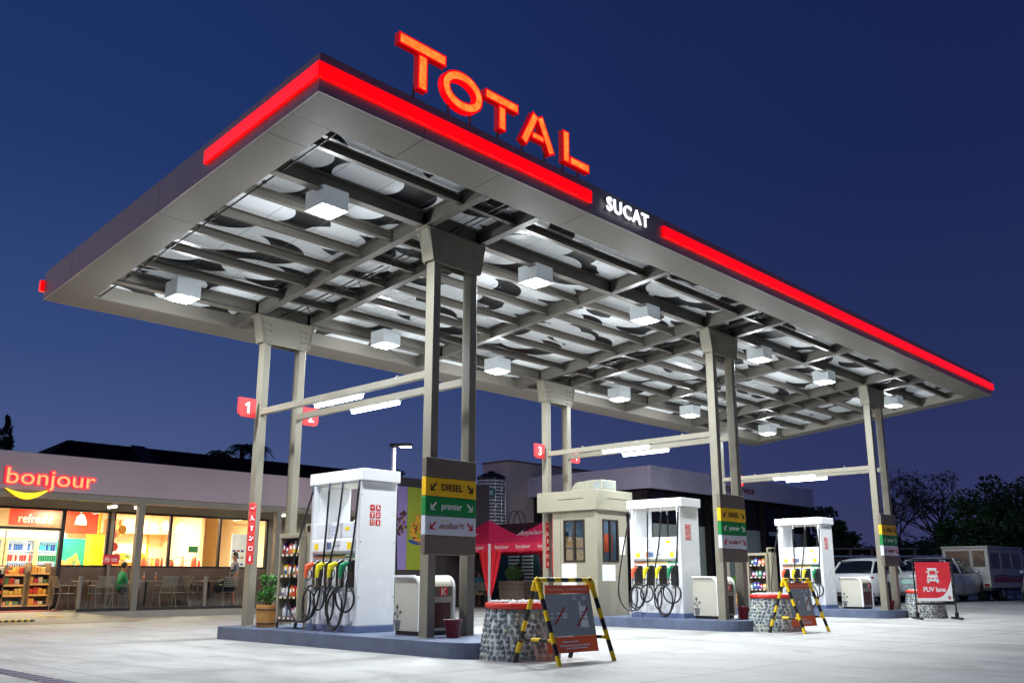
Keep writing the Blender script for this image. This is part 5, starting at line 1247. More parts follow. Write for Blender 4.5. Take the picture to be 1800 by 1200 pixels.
t0_ = thing('terrace_table', 'square terrace table beside the shop door', 'table', (1.66, 15.05, .165), 0, 'terrace tables'); mb = MB(); mb.box(-.34, .34, -.34, .34, .72, .745); mb.build('tabletop', tt, t0_, bevel=.004); mb = MB(); mb.cyl((0, 0, .03), (0, 0, .72), .03, n=10); mb.build('pedestal', dark_m, t0_); mb = MB(); mb.lathe([(.24, 0), (.24, .015), (.04, .035)], 20); mb.build('foot', dark_m, t0_)
dup(t0_, (3.15, 15.05, .165), None, 'terrace table with two bottles on it'); dup(t0_, (5.05, 15.15, .165), None, 'terrace table beside the black bag')
for i, (x, y) in enumerate(((3.03, 14.95), (3.38, 15.0))):
    b_ = thing('sauce_bottle', ['brown bottle at the left of the middle terrace table', 'pale bottle at the right of the middle terrace table'][i], 'bottle', (x, y, .912), 0, 'bottles on the terrace table'); mb = MB(); mb.lathe([(.028, 0), (.03, .09), (.012, .13), (.012, .19)], 12); mb.build('glass', mat('amber glass', (170, 90, 40) if i == 0 else (220, 200, 170), .2), b_); mb = MB(); mb.cyl((0, 0, .19), (0, 0, .205), .014, n=8); mb.build('cap', white_t, b_)
bag = thing('camera_bag', 'black camera bag heaped on the chair beside the tripod', 'bag', (5.34, 14.75, .60)); mb = MB()
mb.ell((0, 0, .24), (.24, .15, .13), 14, 9); mb.ell((-.20, 0, .10), (.14, .13, .14), 12, 8); mb.ell((.1, 0, .10), (.2, .14, .16), 12, 8); mb.build('body', mat('black nylon', (16, 16, 18), .6, 0, .2, 8), bag); mb = MB(); mb.tube(smooth_path([(-.2, -.1, .25), (-.05, -.14, .42), (.12, -.12, .38), (.22, -.1, .2)], 6), .012, 6); mb.build('strap', black_r, bag)
tp = thing('tripod', 'black camera tripod standing folded out on the terrace', 'tripod', (5.50, 14.72, .165)); 
for a in (200, 320, 80):
    mb = MB(); mb.cyl((.02 * cos(R(a)), .02 * sin(R(a)), .92), (.24 * cos(R(a)), .24 * sin(R(a)), 0), .014, .009, n=8); mb.build('leg', pipe, tp)
mb = MB(); mb.cyl((0, 0, .80), (0, 0, 1.0), .018, n=8); mb.box(-.05, .05, -.04, .04, 1.0, 1.05); mb.build('head', pipe, tp)
# food posters on the annexe wall
bp = thing('food_poster', 'lilac poster of a chocolate pastry on the dark wall right of the nearest pump', 'poster', (10.80, 14.38, 1.25), 0, 'large food posters'); mb = MB(); mb.box(0, .85, -.02, 0, 0, 2.74); mb.build('sheet', mat('poster lilac', (150, 130, 190), .5, 0, .12, 1.2), bp)
mb = MB()
for i in range(40): a = rnd.uniform(0, 6.28); q = rnd.random() ** .5; mb.ell((.62 + .22 * q * cos(a), -.026, 1.50 + .42 * q * sin(a) + .1 * cos(a)), (.05, .008, .06), 7, 4, rnd.choice((0, 0, 1)))
mb.build('pastry', [mat('choc brown', (80, 36, 34), .5, 0, .2, 8), mat('choc cream', (190, 150, 130), .5)], bp)
bp = thing('food_poster', 'lime green poster of fried potato wedges beside the nearest price column', 'poster', (11.66, 14.38, 1.25), 0, 'large food posters'); mb = MB(); mb.box(0, 1.3, -.02, 0, 0, 2.74); mb.build('sheet', mat('poster lime', (150, 164, 40), .5, 0, .1, 1.2), bp)
mb = MB()
for i in range(46): a = rnd.uniform(0, 6.28); q = rnd.random() ** .5; mb.ell((.55 + .42 * q * cos(a), -.026, 1.35 + .42 * q * sin(a)), (.09, .008, .06), 7, 4, rnd.choice((0, 0, 0, 1)), Matrix.Rotation(rnd.uniform(0, 3), 3, 'Y'))
mb.build('potatoes', [mat('fry yellow', (226, 160, 40), .5, 0, .15, 8), mat('fry red', (150, 50, 30), .5)], bp); mb = MB(); mb.prism([(.55 + .5 * cos(R(a)), .98 + .16 * sin(R(a))) for a in range(180, 361, 15)], -.03, -.021, 'y'); mb.build('dish', mat('dish blue', (30, 70, 140), .4), bp)
# street lamp
sl = thing('street_lamp', 'lit square headed street lamp on a white pole beyond the nearest pump', 'street lamp', (8.17, 10.87, 0)); mb = MB(); mb.cyl((0, 0, 0), (0, 0, 4.62), .065, .055, n=14); mb.build('pole', white_p, sl)
mb = MB(); M = Matrix.Translation((.14, -.18, 4.68)) @ Matrix.Rotation(R(-50), 4, 'Z'); mb.box(-.34, .30, -.13, .13, -.03, .05, 0, M); mb.build('head', dark_m, sl, bevel=.01)
mb = MB(); mb.box(-.05, .27, -.11, .11, -.045, -.032, 0, M); mb.build('lens', mat('street lens', (255, 255, 250), .4, 0, 0, emit=(1, 1, .95), estr=12), sl); lamp('lamp_glow', 'AREA', (.22, -.28, 4.62), 45, (1, 1, .92), sl, .25)
# ------------------------------------------------------------------ buildings behind
roof_m = mat('dark roof sheet', (26, 18, 22), .95, 0, .2, 1.5, spec=.05)
hr = thing('house_roof', 'large dark hipped roof of the building rising behind the shop', 'building', (0, 0, 0))
mb = MB(); mb.box(3.2, 22, 24.1, 33, 0, 4.2); mb.build('wall', mat('rear wall dark', (52, 44, 48), .7, 0, .1), hr)
mb = MB(); mb.add([(2.3, 23.2, 4.15), (23, 23.2, 4.15), (23, 34, 4.15), (2.3, 34, 4.15), (5.3, 27.5, 6.25), (20.5, 27.5, 6.25)], [(0, 1, 5, 4), (1, 2, 5), (2, 3, 4, 5), (3, 0, 4), (0, 3, 2, 1)]); mb.build('roof', roof_m, hr)
mb = MB(); 
for k in range(34):
    x = 3 + k * .6; mb.add([(x, 23.3 + 0, 4.20), (x + .03, 23.3, 4.20), (min(max(x, 5.4), 20.3) + .03, 27.4, 6.27), (min(max(x, 5.4), 20.3), 27.4, 6.27)], [(0, 1, 2, 3)])
mb.build('roof_seam', mat('roof seam', (36, 26, 32), .9, 0, 0, spec=.05), hr)
mb = MB(); mb.add([(7.2, 23.3, 4.23), (8.0, 23.3, 4.23), (8.3, 27.3, 6.29), (7.7, 27.3, 6.29)], [(0, 1, 2, 3)]); mb.build('skylight', mat('skylight', (60, 46, 56), .9, 0, .05, spec=.1), hr)
# service building
sb_f = mat('service fascia', (240, 232, 240), .5, .1, .05, .6); sb_g = mat('service dark glazing', (40, 38, 44), .3, .1, .15, 1); sb_p = mat('service green grey panel', (205, 218, 200), .5, 0, .08, 1)
sv = thing('service_building', 'grey workshop building with pale fascia and red service lettering behind the booth', 'building', (0, 0, 0))
mb = MB(); x = 21.54
while x < 35.7: mb.box(x + .01, min(x + 1.42, 35.7), 11.32, 11.5, 4.46, 5.35); x += 1.43
y = 11.51
while y < 18.2: mb.box(21.54, 21.72, y, min(y + 1.1, 18.2), 4.46, 5.34); y += 1.11
mb.build('fascia', sb_f, sv, bevel=.004)
mb = MB(); mb.box(21.73, 35.7, 11.51, 21, 5.0, 5.2); mb.build('roof', roof_m, sv)
mb = MB(); mb.box(21.8, 35.5, 11.9, 12.0, 3.15, 5.0); mb.box(21.9, 22.0, 12.01, 18.2, 0, 5.0); mb.build('glazing', sb_g, sv)
mb = MB(); mb.box(21.8, 35.5, 11.9, 12.0, 0, 3.14); mb.build('panel_wall', sb_p, sv)
for x in (21.62, 26.2, 31, 35.3): mb = MB(); mb.box(x, x + .28, 11.55, 11.85, 0, 4.455); mb.build('pier', frame_d, sv)
for x in (23.4, 24.9, 27.8, 29.4, 32.8): mb = MB(); mb.box(x, x + .06, 11.87, 11.9, 0, 4.455); mb.build('mullion', frame_d, sv)
mb = MB(); mb.prism([(31.6, 0.0), (34.4, 0.0), (34.4, 2.75), (34.1, 2.95), (31.9, 2.95), (31.6, 2.75)], 11.82, 11.86, 'y'); mb.build('bay_opening', mat('bay dark', (18, 18, 22), .4), sv)
mb = MB(); add_text(mb, 'motor service', (27.95, 11.315, 4.86), '-y', 3.5, .34, .01, 0, .01); mb.build('lettering', mat('lettering dark red', (150, 20, 44), .5, 0, 0), sv)
tw = thing('boundary_block', 'tall pale plastered wall block left of the service building', 'wall', (0, 0, 0)); mb = MB(); mb.box(20.3, 26.5, 17.9, 19.5, 0, 5.95); mb.build('wall', mat('pale render', (210, 192, 186), .7, 0, .12, .8), tw)
mb = MB(); mb.box(20.25, 26.55, 17.85, 19.55, 5.951, 6.02); mb.build('coping', mat('coping grey', (120, 112, 116), .7), tw)
lb = thing('canteen_building', 'low dark canteen building with white louvres behind the red tents', 'building', (0, 0, 0))
mb = MB(); mb.box(17.9, 20.2, 11.6, 23.0, 0, 2.5); mb.build('wall', mat('canteen teal dark', (24, 62, 68), .6, 0, .15, 1), lb)
mb = MB(); mb.box(17.7, 20.3, 11.5, 23.0, 2.501, 3.05); mb.build('fascia', mat('canteen maroon', (74, 34, 44), .6, 0, .1), lb)
mb = MB()
for q in range(2):
    for k in range(9): mb.box(17.84, 17.88, 14.3 + q * .72, 14.85 + q * .72, .85 + k * .13, .92 + k * .13)
mb.build('louvre', mat('louvre white', (190, 200, 196), .5), lb)
mb = MB(); mb.box(17.85, 17.899, 12.2, 14.0, .1, 2.2); mb.build('shutter', mat('shutter grey', (70, 78, 86), .5, 0, .1, 2), lb)
r = thing('wall_lamp', 'small lit bulkhead lamp on the dark wall under the right tent', 'lamp', (17.82, 13.75, 2.0)); mb = MB(); mb.ell((0, 0, 0), (.05, .07, .06)); mb.build('bulb', mat('wall lamp lit', (255, 255, 240), .4, 0, 0, emit=(1, 1, .9), estr=6), r); mb = MB(); mb.box(.0, .07, -.09, .09, -.09, .09); mb.build('backplate', dark_m, r); lamp('lamp_glow', 'POINT', (-.25, 0, 0), 6, (1, .97, .88), r, radius=.06)
# water tank
wt = thing('water_tank', 'ribbed stainless steel water tank with dark lid above the canteen roof', 'water tank', (18.62, 17.3, 3.06))
mb = MB(); prof = []
for k in range(14): z = .05 + k * .135; prof += [(.56, z), (.575, z + .02), (.575, z + .05), (.56, z + .07)]
mb.lathe(prof, 28)
for i_ in range(len(mb.m)): mb.m[i_] = 1 if (i_ // 28) % 4 == 3 else 0  # darker bands painted in for shade and reflections between the steel ribs
mb.build('shell', [mat('ribbed steel', (226, 226, 230), .35, .1, .05), mat('tank groove shade', (70, 52, 62), .5)], wt)
mb = MB(); mb.lathe([(.60, 1.93), (.60, 2.02), (.35, 2.16), (.16, 2.2), (.16, 2.26)], 24); mb.build('lid', dark_m, wt)
mb = MB()
for a in range(0, 360, 30): mb.cyl((.60 * cos(R(a)), .60 * sin(R(a)), -.05), (.60 * cos(R(a)), .60 * sin(R(a)), 1.95), .012, n=5)
mb.build('cage_bar', chrome, wt)
mb = MB(); M = Matrix.Rotation(R(-46), 4, 'Z'); mb.box(-.645, -.63, -.32, .25, 1.15, 1.5, 0, Matrix.Rotation(R(30), 4, 'Z')); tp_ = mb.build('label_plate', mat('plate teal', (20, 110, 120), .5), wt)
vs, fs = text_mb('TANK', .46, .2, .006, .02); mb = MB(); Mz = Matrix.Rotation(R(30), 3, 'Z'); mb.add([Mz @ (Vector((-.647, -.035, 1.32)) + ROT['-x'] @ v) for v in vs], fs); mb.build('lettering', white_t, tp_)
mb = MB()
for q in (0, .5): mb.tube([(.6 + q * .3, -.75 - q * .3 - .35 * cos(R(a)), .0 + .62 * sin(R(a))) for a in range(0, 181, 15)], .018, 6)
mb.build('pipe', black_r, wt)
mb = MB(); mb.box(-.62, .62, -.62, .62, -.06, .04); mb.build('stand', dark_m, wt)

# ------------------------------------------------------------------ red gazebo tents
ten = mat('tent red', (232, 40, 84), .6, 0, .06, 2); ten_d = mat('tent drape red', (226, 22, 40), .65, 0, .1, 3)
def tent(loc, lab):
    r = thing('gazebo_tent', lab, 'tent', loc, 0, 'red gazebo tents'); s = 1.5; e = 2.1; pk = 3.0
    mb = MB(); cor = [(-s, -s), (s, -s), (s, s), (-s, s)]
    for i in range(4):
        a, b_ = cor[i], cor[(i + 1) % 4]; K = 6; rows_ = []
        for k in range(K + 1):
            t_ = k / K; z = e + (pk - e) * (t_ + .0) - .10 * sin(pi * t_); rows_.append([(a[0] * (1 - t_), a[1] * (1 - t_), z), (b_[0] * (1 - t_), b_[1] * (1 - t_), z)])
        for k in range(K): mb.add([rows_[k][0], rows_[k][1], rows_[k + 1][1], rows_[k + 1][0]], [(0, 1, 2, 3)] if k < K - 1 else [(0, 1, 2)])
        ln_ = [(a[0] + (b_[0] - a[0]) * q / 12, a[1] + (b_[1] - a[1]) * q / 12) for q in range(13)]
        for q in range(12): mb.add([(*ln_[q], e), (*ln_[q + 1], e), (*ln_[q + 1], e - .27 - .02 * (q % 2)), (*ln_[q], e - .27 - .02 * ((q + 1) % 2))], [(0, 1, 2, 3)])
    mb.build('canopy_cloth', ten, r)
    for (a, b_) in cor:
        mb = MB(); sx_, sy_ = -a / s, -b_ / s
        for (dx, dy) in ((sx_, 0), (0, sy_)):
            K = 6; prev = None
            for k in range(K + 1):
                t_ = k / K; w_ = .52 * (1 - t_) ** .8; z = (e - .22) - (e - .55) * t_; row = [(a + dx * w_ * q / 4 + (.02 * (-1) ** q) * (dy != 0), b_ + dy * w_ * q / 4 + (.02 * (-1) ** q) * (dx != 0), z) for q in range(5)]
                if prev:
                    for q in range(4): mb.add([prev[q], prev[q + 1], row[q + 1], row[q]], [(0, 1, 2, 3)])
                prev = row
        mb.build('corner_drape', ten_d, r)
        mb = MB(); mb.box(a - .02, a + .02, b_ - .02, b_ + .02, 0, e - .01); mb.build('leg', white_p, r)
    mb = MB(); 
    for q in (-.95, 0, .95):
        add_text(mb, 'bonjour', (-s - .012, q, e - .14), '-x', .62, .17, .002, 0, .0); add_poly(mb, [(-.28, -.06), (-.14, -.10), (0, -.07), (-.14, -.12)], (-s - .012, q, e - .14), '-x', .002, 1)
    vs, fs = text_mb('bonjour', 1.15, .46, .004, .02, shear=.25); th_ = math.atan2(pk - e, s)
    out_ = []
    for v in vs: y_ = -v.x; u_ = .60 + v.y; out_.append((-s + u_ * cos(th_) - .05, y_ + .1, e + u_ * sin(th_) + .0))
    mb.add(out_, fs); mb.build('lettering', [white_t, mat('smile print', (240, 160, 60), .5)], r)
    return r
t1 = tent((14.95, 13.75, 0), 'red gazebo tent further left, its peak seen beside the water tank'); dup(t1, (14.95, 10.7, 0), None, 'red gazebo tent next to the cashier booth with bonjour on its roof')
lamp_t = None
# planter box and topiary, tent guests
pb = thing('planter_box', 'slatted wooden planter box with round clipped bush under the tents', 'planter', (14.2, 11.85, 0)); mb = MB()
for k in range(5): mb.box(-.25, .25, -.45, .45, .62 + k * .055, .665 + k * .055)
mb.box(-.23, .23, -.43, .43, 0, .61); mb.build('box', mat('planter taupe', (112, 98, 86), .6, 0, .1), pb); mb = MB(); leaf_clump(mb, (0, 0, 1.14), (.28, .30, .27), 1500, .035, random.Random(8)); mb.build('bush', mat('clipped bush', (50, 84, 36), .6, 0, .3, 9), pb)
fs_ = thing('slat_screen', 'low dark upright slat screen beside the planter box', 'screen', (14.2, 10.8, 0)); mb = MB()
for k in range(12): mb.box(-.03, .03, -.55 + k * .09, -.49 + k * .09, .02, .88)
mb.box(-.02, .02, -.56, .56, .1, .14); mb.box(-.02, .02, -.56, .56, .76, .80); mb.build('slats', mat('slat brown', (70, 60, 52), .6), fs_)
teal_s = mat('teal shirt', (20, 90, 110), .7); pink_s = mat('pink top', (206, 90, 100), .7); dk = mat('dark clothes', (34, 34, 42), .7)
person('seated person with long hair and pink top under the left tent', (14.5, 15.1, 0), R(225), seated(.02), pink_s, dk, skin_t, False, .92, hair_long=True)
person('person in teal shirt seen from behind under the left tent', (14.2, 13.45, 0), R(60), seated(.05), teal_s, khaki, skin_d, True, .98)
person('dark clothed person at left of the two heads by the slat screen', (15.2, 11.4, 0), R(200), seated(.02), dk, dk, skin_d, scale=.95)
person('dark clothed person at right of the two heads by the slat screen', (15.2, 10.75, 0), R(150), seated(.02), dk, dk, skin_t, scale=.98)
person('dark clothed person standing behind the drape of the left tent', (15.6, 12.9, 0), R(180), standing(.03), dk, dk, skin_d, scale=.86)
for i, (x, y, a, lb_) in enumerate(((14.5, 15.1, 225, 'slatted metal chair under the left tent, with the person in pink on it'), (14.2, 13.45, 60, 'slatted metal chair the person in teal sits on under the tent'), (15.2, 11.4, 200, 'slatted metal chair behind the planter box under the tent'), (15.2, 10.75, 150, 'slatted metal chair behind the slat screen under the tent'))):
    dup(c0_, (x, y, 0), R(a), lb_)
dup(t0_, (14.0, 14.6, 0), None, 'table under the left red tent beside the person in pink')

# ------------------------------------------------------------------ vehicles
tyre = mat('tyre', (18, 18, 19), .7, 0, .1, 8); rim_s = mat('alloy rim', (170, 174, 178), .3, .8, .05); glass_d = mat('car glass dark', (16, 20, 24), .06, 0, 0, spec=.8)
tail = mat('tail lamp red', (130, 10, 16), .2, 0, 0, coat=.5)
def wheel(par, x, y, r_=.31, s=1):
    mb = MB(); mb.lathe([(r_ * .62, -.09), (r_ * .9, -.10), (r_, -.06), (r_, .06), (r_ * .9, .10), (r_ * .62, .09)], 24, cap=False)
    M = Matrix.Rotation(R(90), 3, 'X'); mb.v = [tuple(M @ Vector(v)) for v in mb.v]; w_ = mb.build('wheel', tyre, par, loc=(x, y, r_))
    mb = MB(); mb.cyl((0, s * .05, 0), (0, s * .075, 0), r_ * .2, n=12)
    mb.lathe([(r_ * .56, -.01), (r_ * .64, -.01), (r_ * .64, .015), (r_ * .56, .015)], 24, cap=False); k0 = len(mb.v) - 96
    mb.v[k0:] = [(v[0], s * .07 - v[2], v[1]) for v in mb.v[k0:]]
    for k in range(6):
        a = k * pi / 3; c, q = cos(a), sin(a); wq = .03
        mb.hexa([(c * .05 - q * wq, s * .05, q * .05 + c * wq), (c * .05 + q * wq, s * .05, q * .05 - c * wq), (c * r_ * .6 + q * wq * .7, s * .055, q * r_ * .6 - c * wq * .7), (c * r_ * .6 - q * wq * .7, s * .055, q * r_ * .6 + c * wq * .7),
                 (c * .05 - q * wq, s * .075, q * .05 + c * wq), (c * .05 + q * wq, s * .075, q * .05 - c * wq), (c * r_ * .6 + q * wq * .7, s * .08, q * r_ * .6 - c * wq * .7), (c * r_ * .6 - q * wq * .7, s * .08, q * r_ * .6 + c * wq * .7)])
    mb.build('rim', rim_s, w_)
def loft(mb, st, mi=0, closed=True):
    """st: list of (x, [(y,z)...]) half section outline left; mirrored"""
    rows_ = []
    for x, pts in st:
        full = [(x, y, z) for y, z in pts] + [(x, -y, z) for y, z in pts[::-1]]; rows_.append(full)
    k = len(rows_[0]); vs = [p for r_ in rows_ for p in r_]
    mb.add(vs, [(i * k + j, i * k + (j + 1) % k, (i + 1) * k + (j + 1) % k, (i + 1) * k + j) for i in range(len(rows_) - 1) for j in range(k)] + [tuple(range(k - 1, -1, -1)), tuple(range((len(rows_) - 1) * k, len(rows_) * k))], mi, True)
def car(lab, loc, rz, paint, hatch=False, scale=1):
    r = thing('parked_car', lab, 'car', loc, rz, 'cars parked along the fence', scale)
    # forward +x, rear at x=-2.25
    def sec(w_, zb, zt, in_=.0): return [(0.0001, zb), (w_ * .80, zb), (w_ * .97, zb + .12), (w_, zb + (zt - zb) * .5), (w_ * (.97 - in_), zt - .07), (w_ * (.88 - in_), zt), (0.0001, zt + .015)]
    tail_z = .98 if not hatch else .95
    st = [(-2.25, sec(.72, .32, tail_z - .12)), (-2.18, sec(.80, .24, tail_z - .03)), (-1.7, sec(.86, .2, tail_z + .02)), (-.9, sec(.88, .2, .95)), (.3, sec(.88, .2, .94)), (.9, sec(.875, .2, .93)), (1.5, sec(.86, .2, .86)), (2.0, sec(.80, .22, .74)), (2.2, sec(.68, .3, .62))]
    mb = MB(); loft(mb, st); b_ = mb.build('body', paint, r, bevel=.0)
    def gs(w_, z, wt_, zt): return [(0.0001, z), (w_, z), (w_ + (wt_ - w_) * .5, z + (zt - z) * .55), (wt_, zt - .05), (wt_ * .85, zt), (0.0001, zt + .01)]
    if hatch: g_ = [(-2.05, gs(.74, .90, .70, .96)), (-1.65, gs(.80, .9, .60, 1.36)), (-1.0, gs(.82, .9, .62, 1.45)), (0, gs(.82, .9, .62, 1.45)), (.5, gs(.80, .9, .60, 1.33)), (1.2, gs(.76, .9, .70, .95))]
    else: g_ = [(-1.75, gs(.72, .92, .68, .99)), (-1.1, gs(.80, .9, .60, 1.36)), (-.6, gs(.82, .9, .62, 1.44)), (0.1, gs(.82, .9, .62, 1.43)), (.5, gs(.80, .9, .60, 1.33)), (1.2, gs(.76, .9, .70, .95))]
    mb = MB(); loft(mb, g_); mb.build('windows', glass_d, r)
    # roof skin and pillars
    mb = MB(); rf_ = g_[1:-1]; rr2 = []
    for x, pts in rf_: rr2.append((x, [(pts[3][0] + .012, pts[3][1] - .0), (pts[4][0], pts[4][1] + .012), (.0001, pts[5][1] + .015)]))
    loft(mb, rr2); mb.build('roof', paint, r)
    mb = MB()
    for s in (-1, 1):
        for (i, j) in ((0, 1), (4, 5)):
            a = g_[i]; c = g_[j]; P = lambda gg, k: Vector((gg[0], s * (gg[1][k][0] + .012), gg[1][k][1] + .008))
            mb.tube([P(a, 3), P(c, 3)], .035, 6)
        P = [Vector((-.25, s * .835, .93)), Vector((-.28, s * .745, 1.2)), Vector((-.3, s * .625, 1.42))]; mb.tube(P, .03, 6); 
        P = [Vector((-1.05 - .35 * hatch, s * .83, .93)), Vector((-1.0 - .4 * hatch, s * .745, 1.16)), Vector((-.95 - .45 * hatch, s * .63, 1.38))]; mb.tube(P, .035, 6)
    mb.build('pillar', paint, r)
    for s in (-1, 1):
        for x in (-1.35, 1.38):
            mb = MB(); mb.lathe([(.001, 0), (.36, 0), (.36, .03), (.001, .03)], 24); M = Matrix.Rotation(R(90), 3, 'X'); mb.v = [tuple(M @ Vector(v)) for v in mb.v]; mb.build('wheel_arch', black_r, r, loc=(x, s * .872 + .015, .33)); wheel(r, x, s * .80, .31, s)
        mb = MB(); mb.ell((.72, s * .95, .98), (.07, .10, .06)); mb.build('mirror', paint, r)
        mb = MB(); mb.ell((-2.13, s * .66, .80), (.10, .15, .09), 12, 7); mb.build('tail_light', tail, r)
        mb = MB(); mb.ell((2.02, s * .60, .62), (.14, .14, .07), 12, 7); mb.build('headlight', mat('headlight glass', (210, 216, 222), .1, 0, 0, spec=.8), r)
        mb = MB()
        for x in (-.27, .66, -1.0): mb.tube([(x, s * .885, .28), (x, s * .893, .6), (x - .02, s * .87, .9)], .005, 4)
        for x in (-.5, .45 - .95 - .55, ): mb.box(x, x + .12, s * .885, s * .905, .77, .79)
        mb.build('door_seam', dark_m, r)
    mb = MB(); mb.box(-2.275, -2.245, -.22, .22, .58, .72); pl = mb.build('number_plate', mat('plate pale green', (160, 200, 190), .5), r)
    mb = MB(); mb.box(-2.27, -2.235, -.35, .35, .76, .79); mb.build('trim', chrome, r)
    mb = MB(); mb.box(-2.26, -2.0, -.74, .74, .26, .34); mb.build('bumper', mat('bumper dark', (50, 52, 56), .5), r)
    return r
silver = mat('silver paint', (176, 182, 186), .28, .35, .03, 2, coat=.6); white_c = mat('pearl paint', (196, 198, 200), .3, .1, .03, 2, coat=.6); lilac_c = mat('dark silver paint', (120, 122, 140), .3, .4, .03, 2, coat=.6)
G0 = .19
HD = R(-6)
def at(u, d):  # ground point seen at a bearing, used once here for parking spots
    f0 = (0.7250, .6886); r0 = (.6886, -.7250); k = (u - 900) / 1597.2 * d * .973; return (-8.345 + f0[0] * d + r0[0] * k, -9.497 + f0[1] * d + r0[1] * k)
def park(u, d, half): x, y = at(u, d); return (x + half * cos(HD), y + half * sin(HD), G0)
car('white sedan seen from behind with pale green plate, right of the farthest column', park(1598, 31.4, 2.25), HD, silver, False, 1.03)
car('grey hatchback parked behind the farthest cream cabinet', park(1492, 31.0, 2.25), HD, white_c, True, 1.0)
car('dark silver car at the right edge facing the pumps', (*at(1866, 29.5), G0), R(186), lilac_c, False, 1.0)
# passenger van
jv = thing('passenger_van', 'old white boxy passenger van with red and dark wave stripes', 'van', park(1698, 33.4, 2.45), R(-5), None, .97)
vw = mat('van white', (176, 176, 172), .4, 0, .12, 2.5)
def hb(name, lst, m_, par, bev=0):
    mb = MB()
    for q in lst: mb.box(*q)
    return mb.build(name, m_, par, bevel=bev)
W2 = .82
hb('rear_panel', [(-2.5, -2.44, -W2, W2, .42, 1.22), (-2.5, -2.44, -W2, -W2 + .12, 1.221, 1.80), (-2.5, -2.44, W2 - .12, W2, 1.221, 1.80), (-2.5, -2.44, -.26, -.16, 1.221, 1.80), (-2.5, -2.44, -W2, W2, 1.801, 1.90)], vw, jv)
for s in (-1, 1):
    y0_, y1_ = (-W2, -W2 + .05) if s < 0 else (W2 - .05, W2)
    hb('side_panel', [(-2.43, .7, y0_, y1_, .48, 1.16), (-2.43, .7, y0_, y1_, 1.72, 1.90)] + [(x, x + .10, y0_, y1_, 1.161, 1.719) for x in (-2.43, -1.42, -.42, .60)], vw, jv)
    hb('side_window', [(-2.33, -1.42, y0_ + .015, y1_ - .015, 1.162, 1.718), (-1.32, -.42, y0_ + .015, y1_ - .015, 1.162, 1.718), (-.32, .6, y0_ + .015, y1_ - .015, 1.162, 1.718)], glass_d, jv)
    mb = MB(); yo = s * (W2 + .002); K = 18
    for i in range(K):
        a, b_ = -2.2 + 2.8 * i / K, -2.2 + 2.8 * (i + 1) / K; f1 = lambda x: .80 + .05 * sin((x + 2.2) * 2.2) + .03 * (x + 2.2); 
        mb.add([(a, yo, .66), (b_, yo, .66), (b_, yo, f1(b_)), (a, yo, f1(a))], [(0, 1, 2, 3)], 0); mb.add([(a, yo, f1(a) + .02), (b_, yo, f1(b_) + .02), (b_, yo, f1(b_) + .07), (a, yo, f1(a) + .07)], [(0, 1, 2, 3)], 1)
    mb.build('stripe', [mat('van red', (160, 30, 50), .4), mat('van charcoal', (50, 54, 62), .4)], jv)
    for x in (-1.35, 1.75): wheel(jv, x, s * (W2 - .12), .31, s)
hb('rear_window', [(-2.49, -2.45, -.159, W2 - .121, 1.222, 1.799), (-2.49, -2.45, -W2 + .121, -.261, 1.222, 1.799)], mat('van rear glass', (96, 84, 74), .15, 0, .3, 1.4), jv)
hb('roof', [(-2.56, .78, -W2 - .04, W2 + .04, 1.901, 1.97)], vw, jv, .02)
hb('floor_pan', [(-2.4, 2.2, -W2 + .06, W2 - .06, .36, .48)], dark_m, jv)
mb = MB(); mb.prism([(.72, .42), (2.45, .42), (2.5, .95), (2.05, 1.05), (1.55, 1.66), (1.3, 1.72), (.72, 1.72)], -W2 + .02, W2 - .02, 'y'); mb.build('cab', vw, jv, bevel=.03)
hb('cab_window', [(.95, 1.45, -W2 + .012, -W2 + .019, 1.08, 1.58), (.95, 1.45, W2 - .019, W2 - .012, 1.08, 1.58)], glass_d, jv)
hb('bumper', [(-2.58, -2.51, -W2, W2, .38, .50)], mat('bumper dark', (0, 0, 0)), jv); 
for s in (-1, 1): hb('tail_light', [(-2.515, -2.501, s * .68 - .09, s * .68 + .09, .52, .62)], tail, jv)
hb('door_seam', [(-2.504, -2.501, -.215, -.205, .45, 1.85)], dark_m, jv)
# fence
fence_m = mat('fence galvanised', (120, 132, 160), .45, .4, .08, 3); fx0 = at(1440, 37.5); fx1 = at(1840, 37.5)
fe = thing('rail_fence', 'pale blue steel rail fence with wire mesh behind the parked cars', 'fence', (fx0[0], fx0[1], G0), math.atan2(fx1[1] - fx0[1], fx1[0] - fx0[0]))
Lf = math.dist(fx0, fx1); mb = MB(); mb.box(0, Lf, -.03, .03, 1.62, 1.69); mb.build('top_rail', fence_m, fe); mb = MB(); mb.box(0, Lf, -.02, .02, .14, .19); mb.build('bottom_rail', fence_m, fe)
x = .3
while x < Lf: mb = MB(); mb.box(x - .035, x + .035, -.035, .035, 0, 1.75); mb.build('post', fence_m, fe); x += 1.5
mb = MB()
for k in range(int(Lf / .13)): mb.box(k * .13, k * .13 + .008, -.004, .004, .19, 1.62)
for k in range(11): mb.box(0, Lf, -.0035, .0035, .25 + k * .125, .258 + k * .125)
mb.build('mesh', fence_m, fe)
# lean-to shed behind the fence
sx0, sy0 = at(1500, 44)
sh = thing('open_shed', 'dark open shed with timber posts behind the fence', 'shed', (sx0, sy0, 0), R(-46)); hb('roof', [(-2.6, 2.8, -1, 1, 2.28, 2.36)], mat('shed roof', (96, 88, 92), .6), sh); 
for x in (-2.3, -.4, .6, 1.6, 2.6): hb('post', [(x, x + .1, -.9, -.8, 0, 2.275)], mat('shed timber', (120, 100, 90), .7), sh)
hb('rear_wall', [(-2.6, 2.8, .9, 1.0, 0, 2.27)], mat('brick dark', (70, 40, 40), .8, 0, .2, 4), sh)

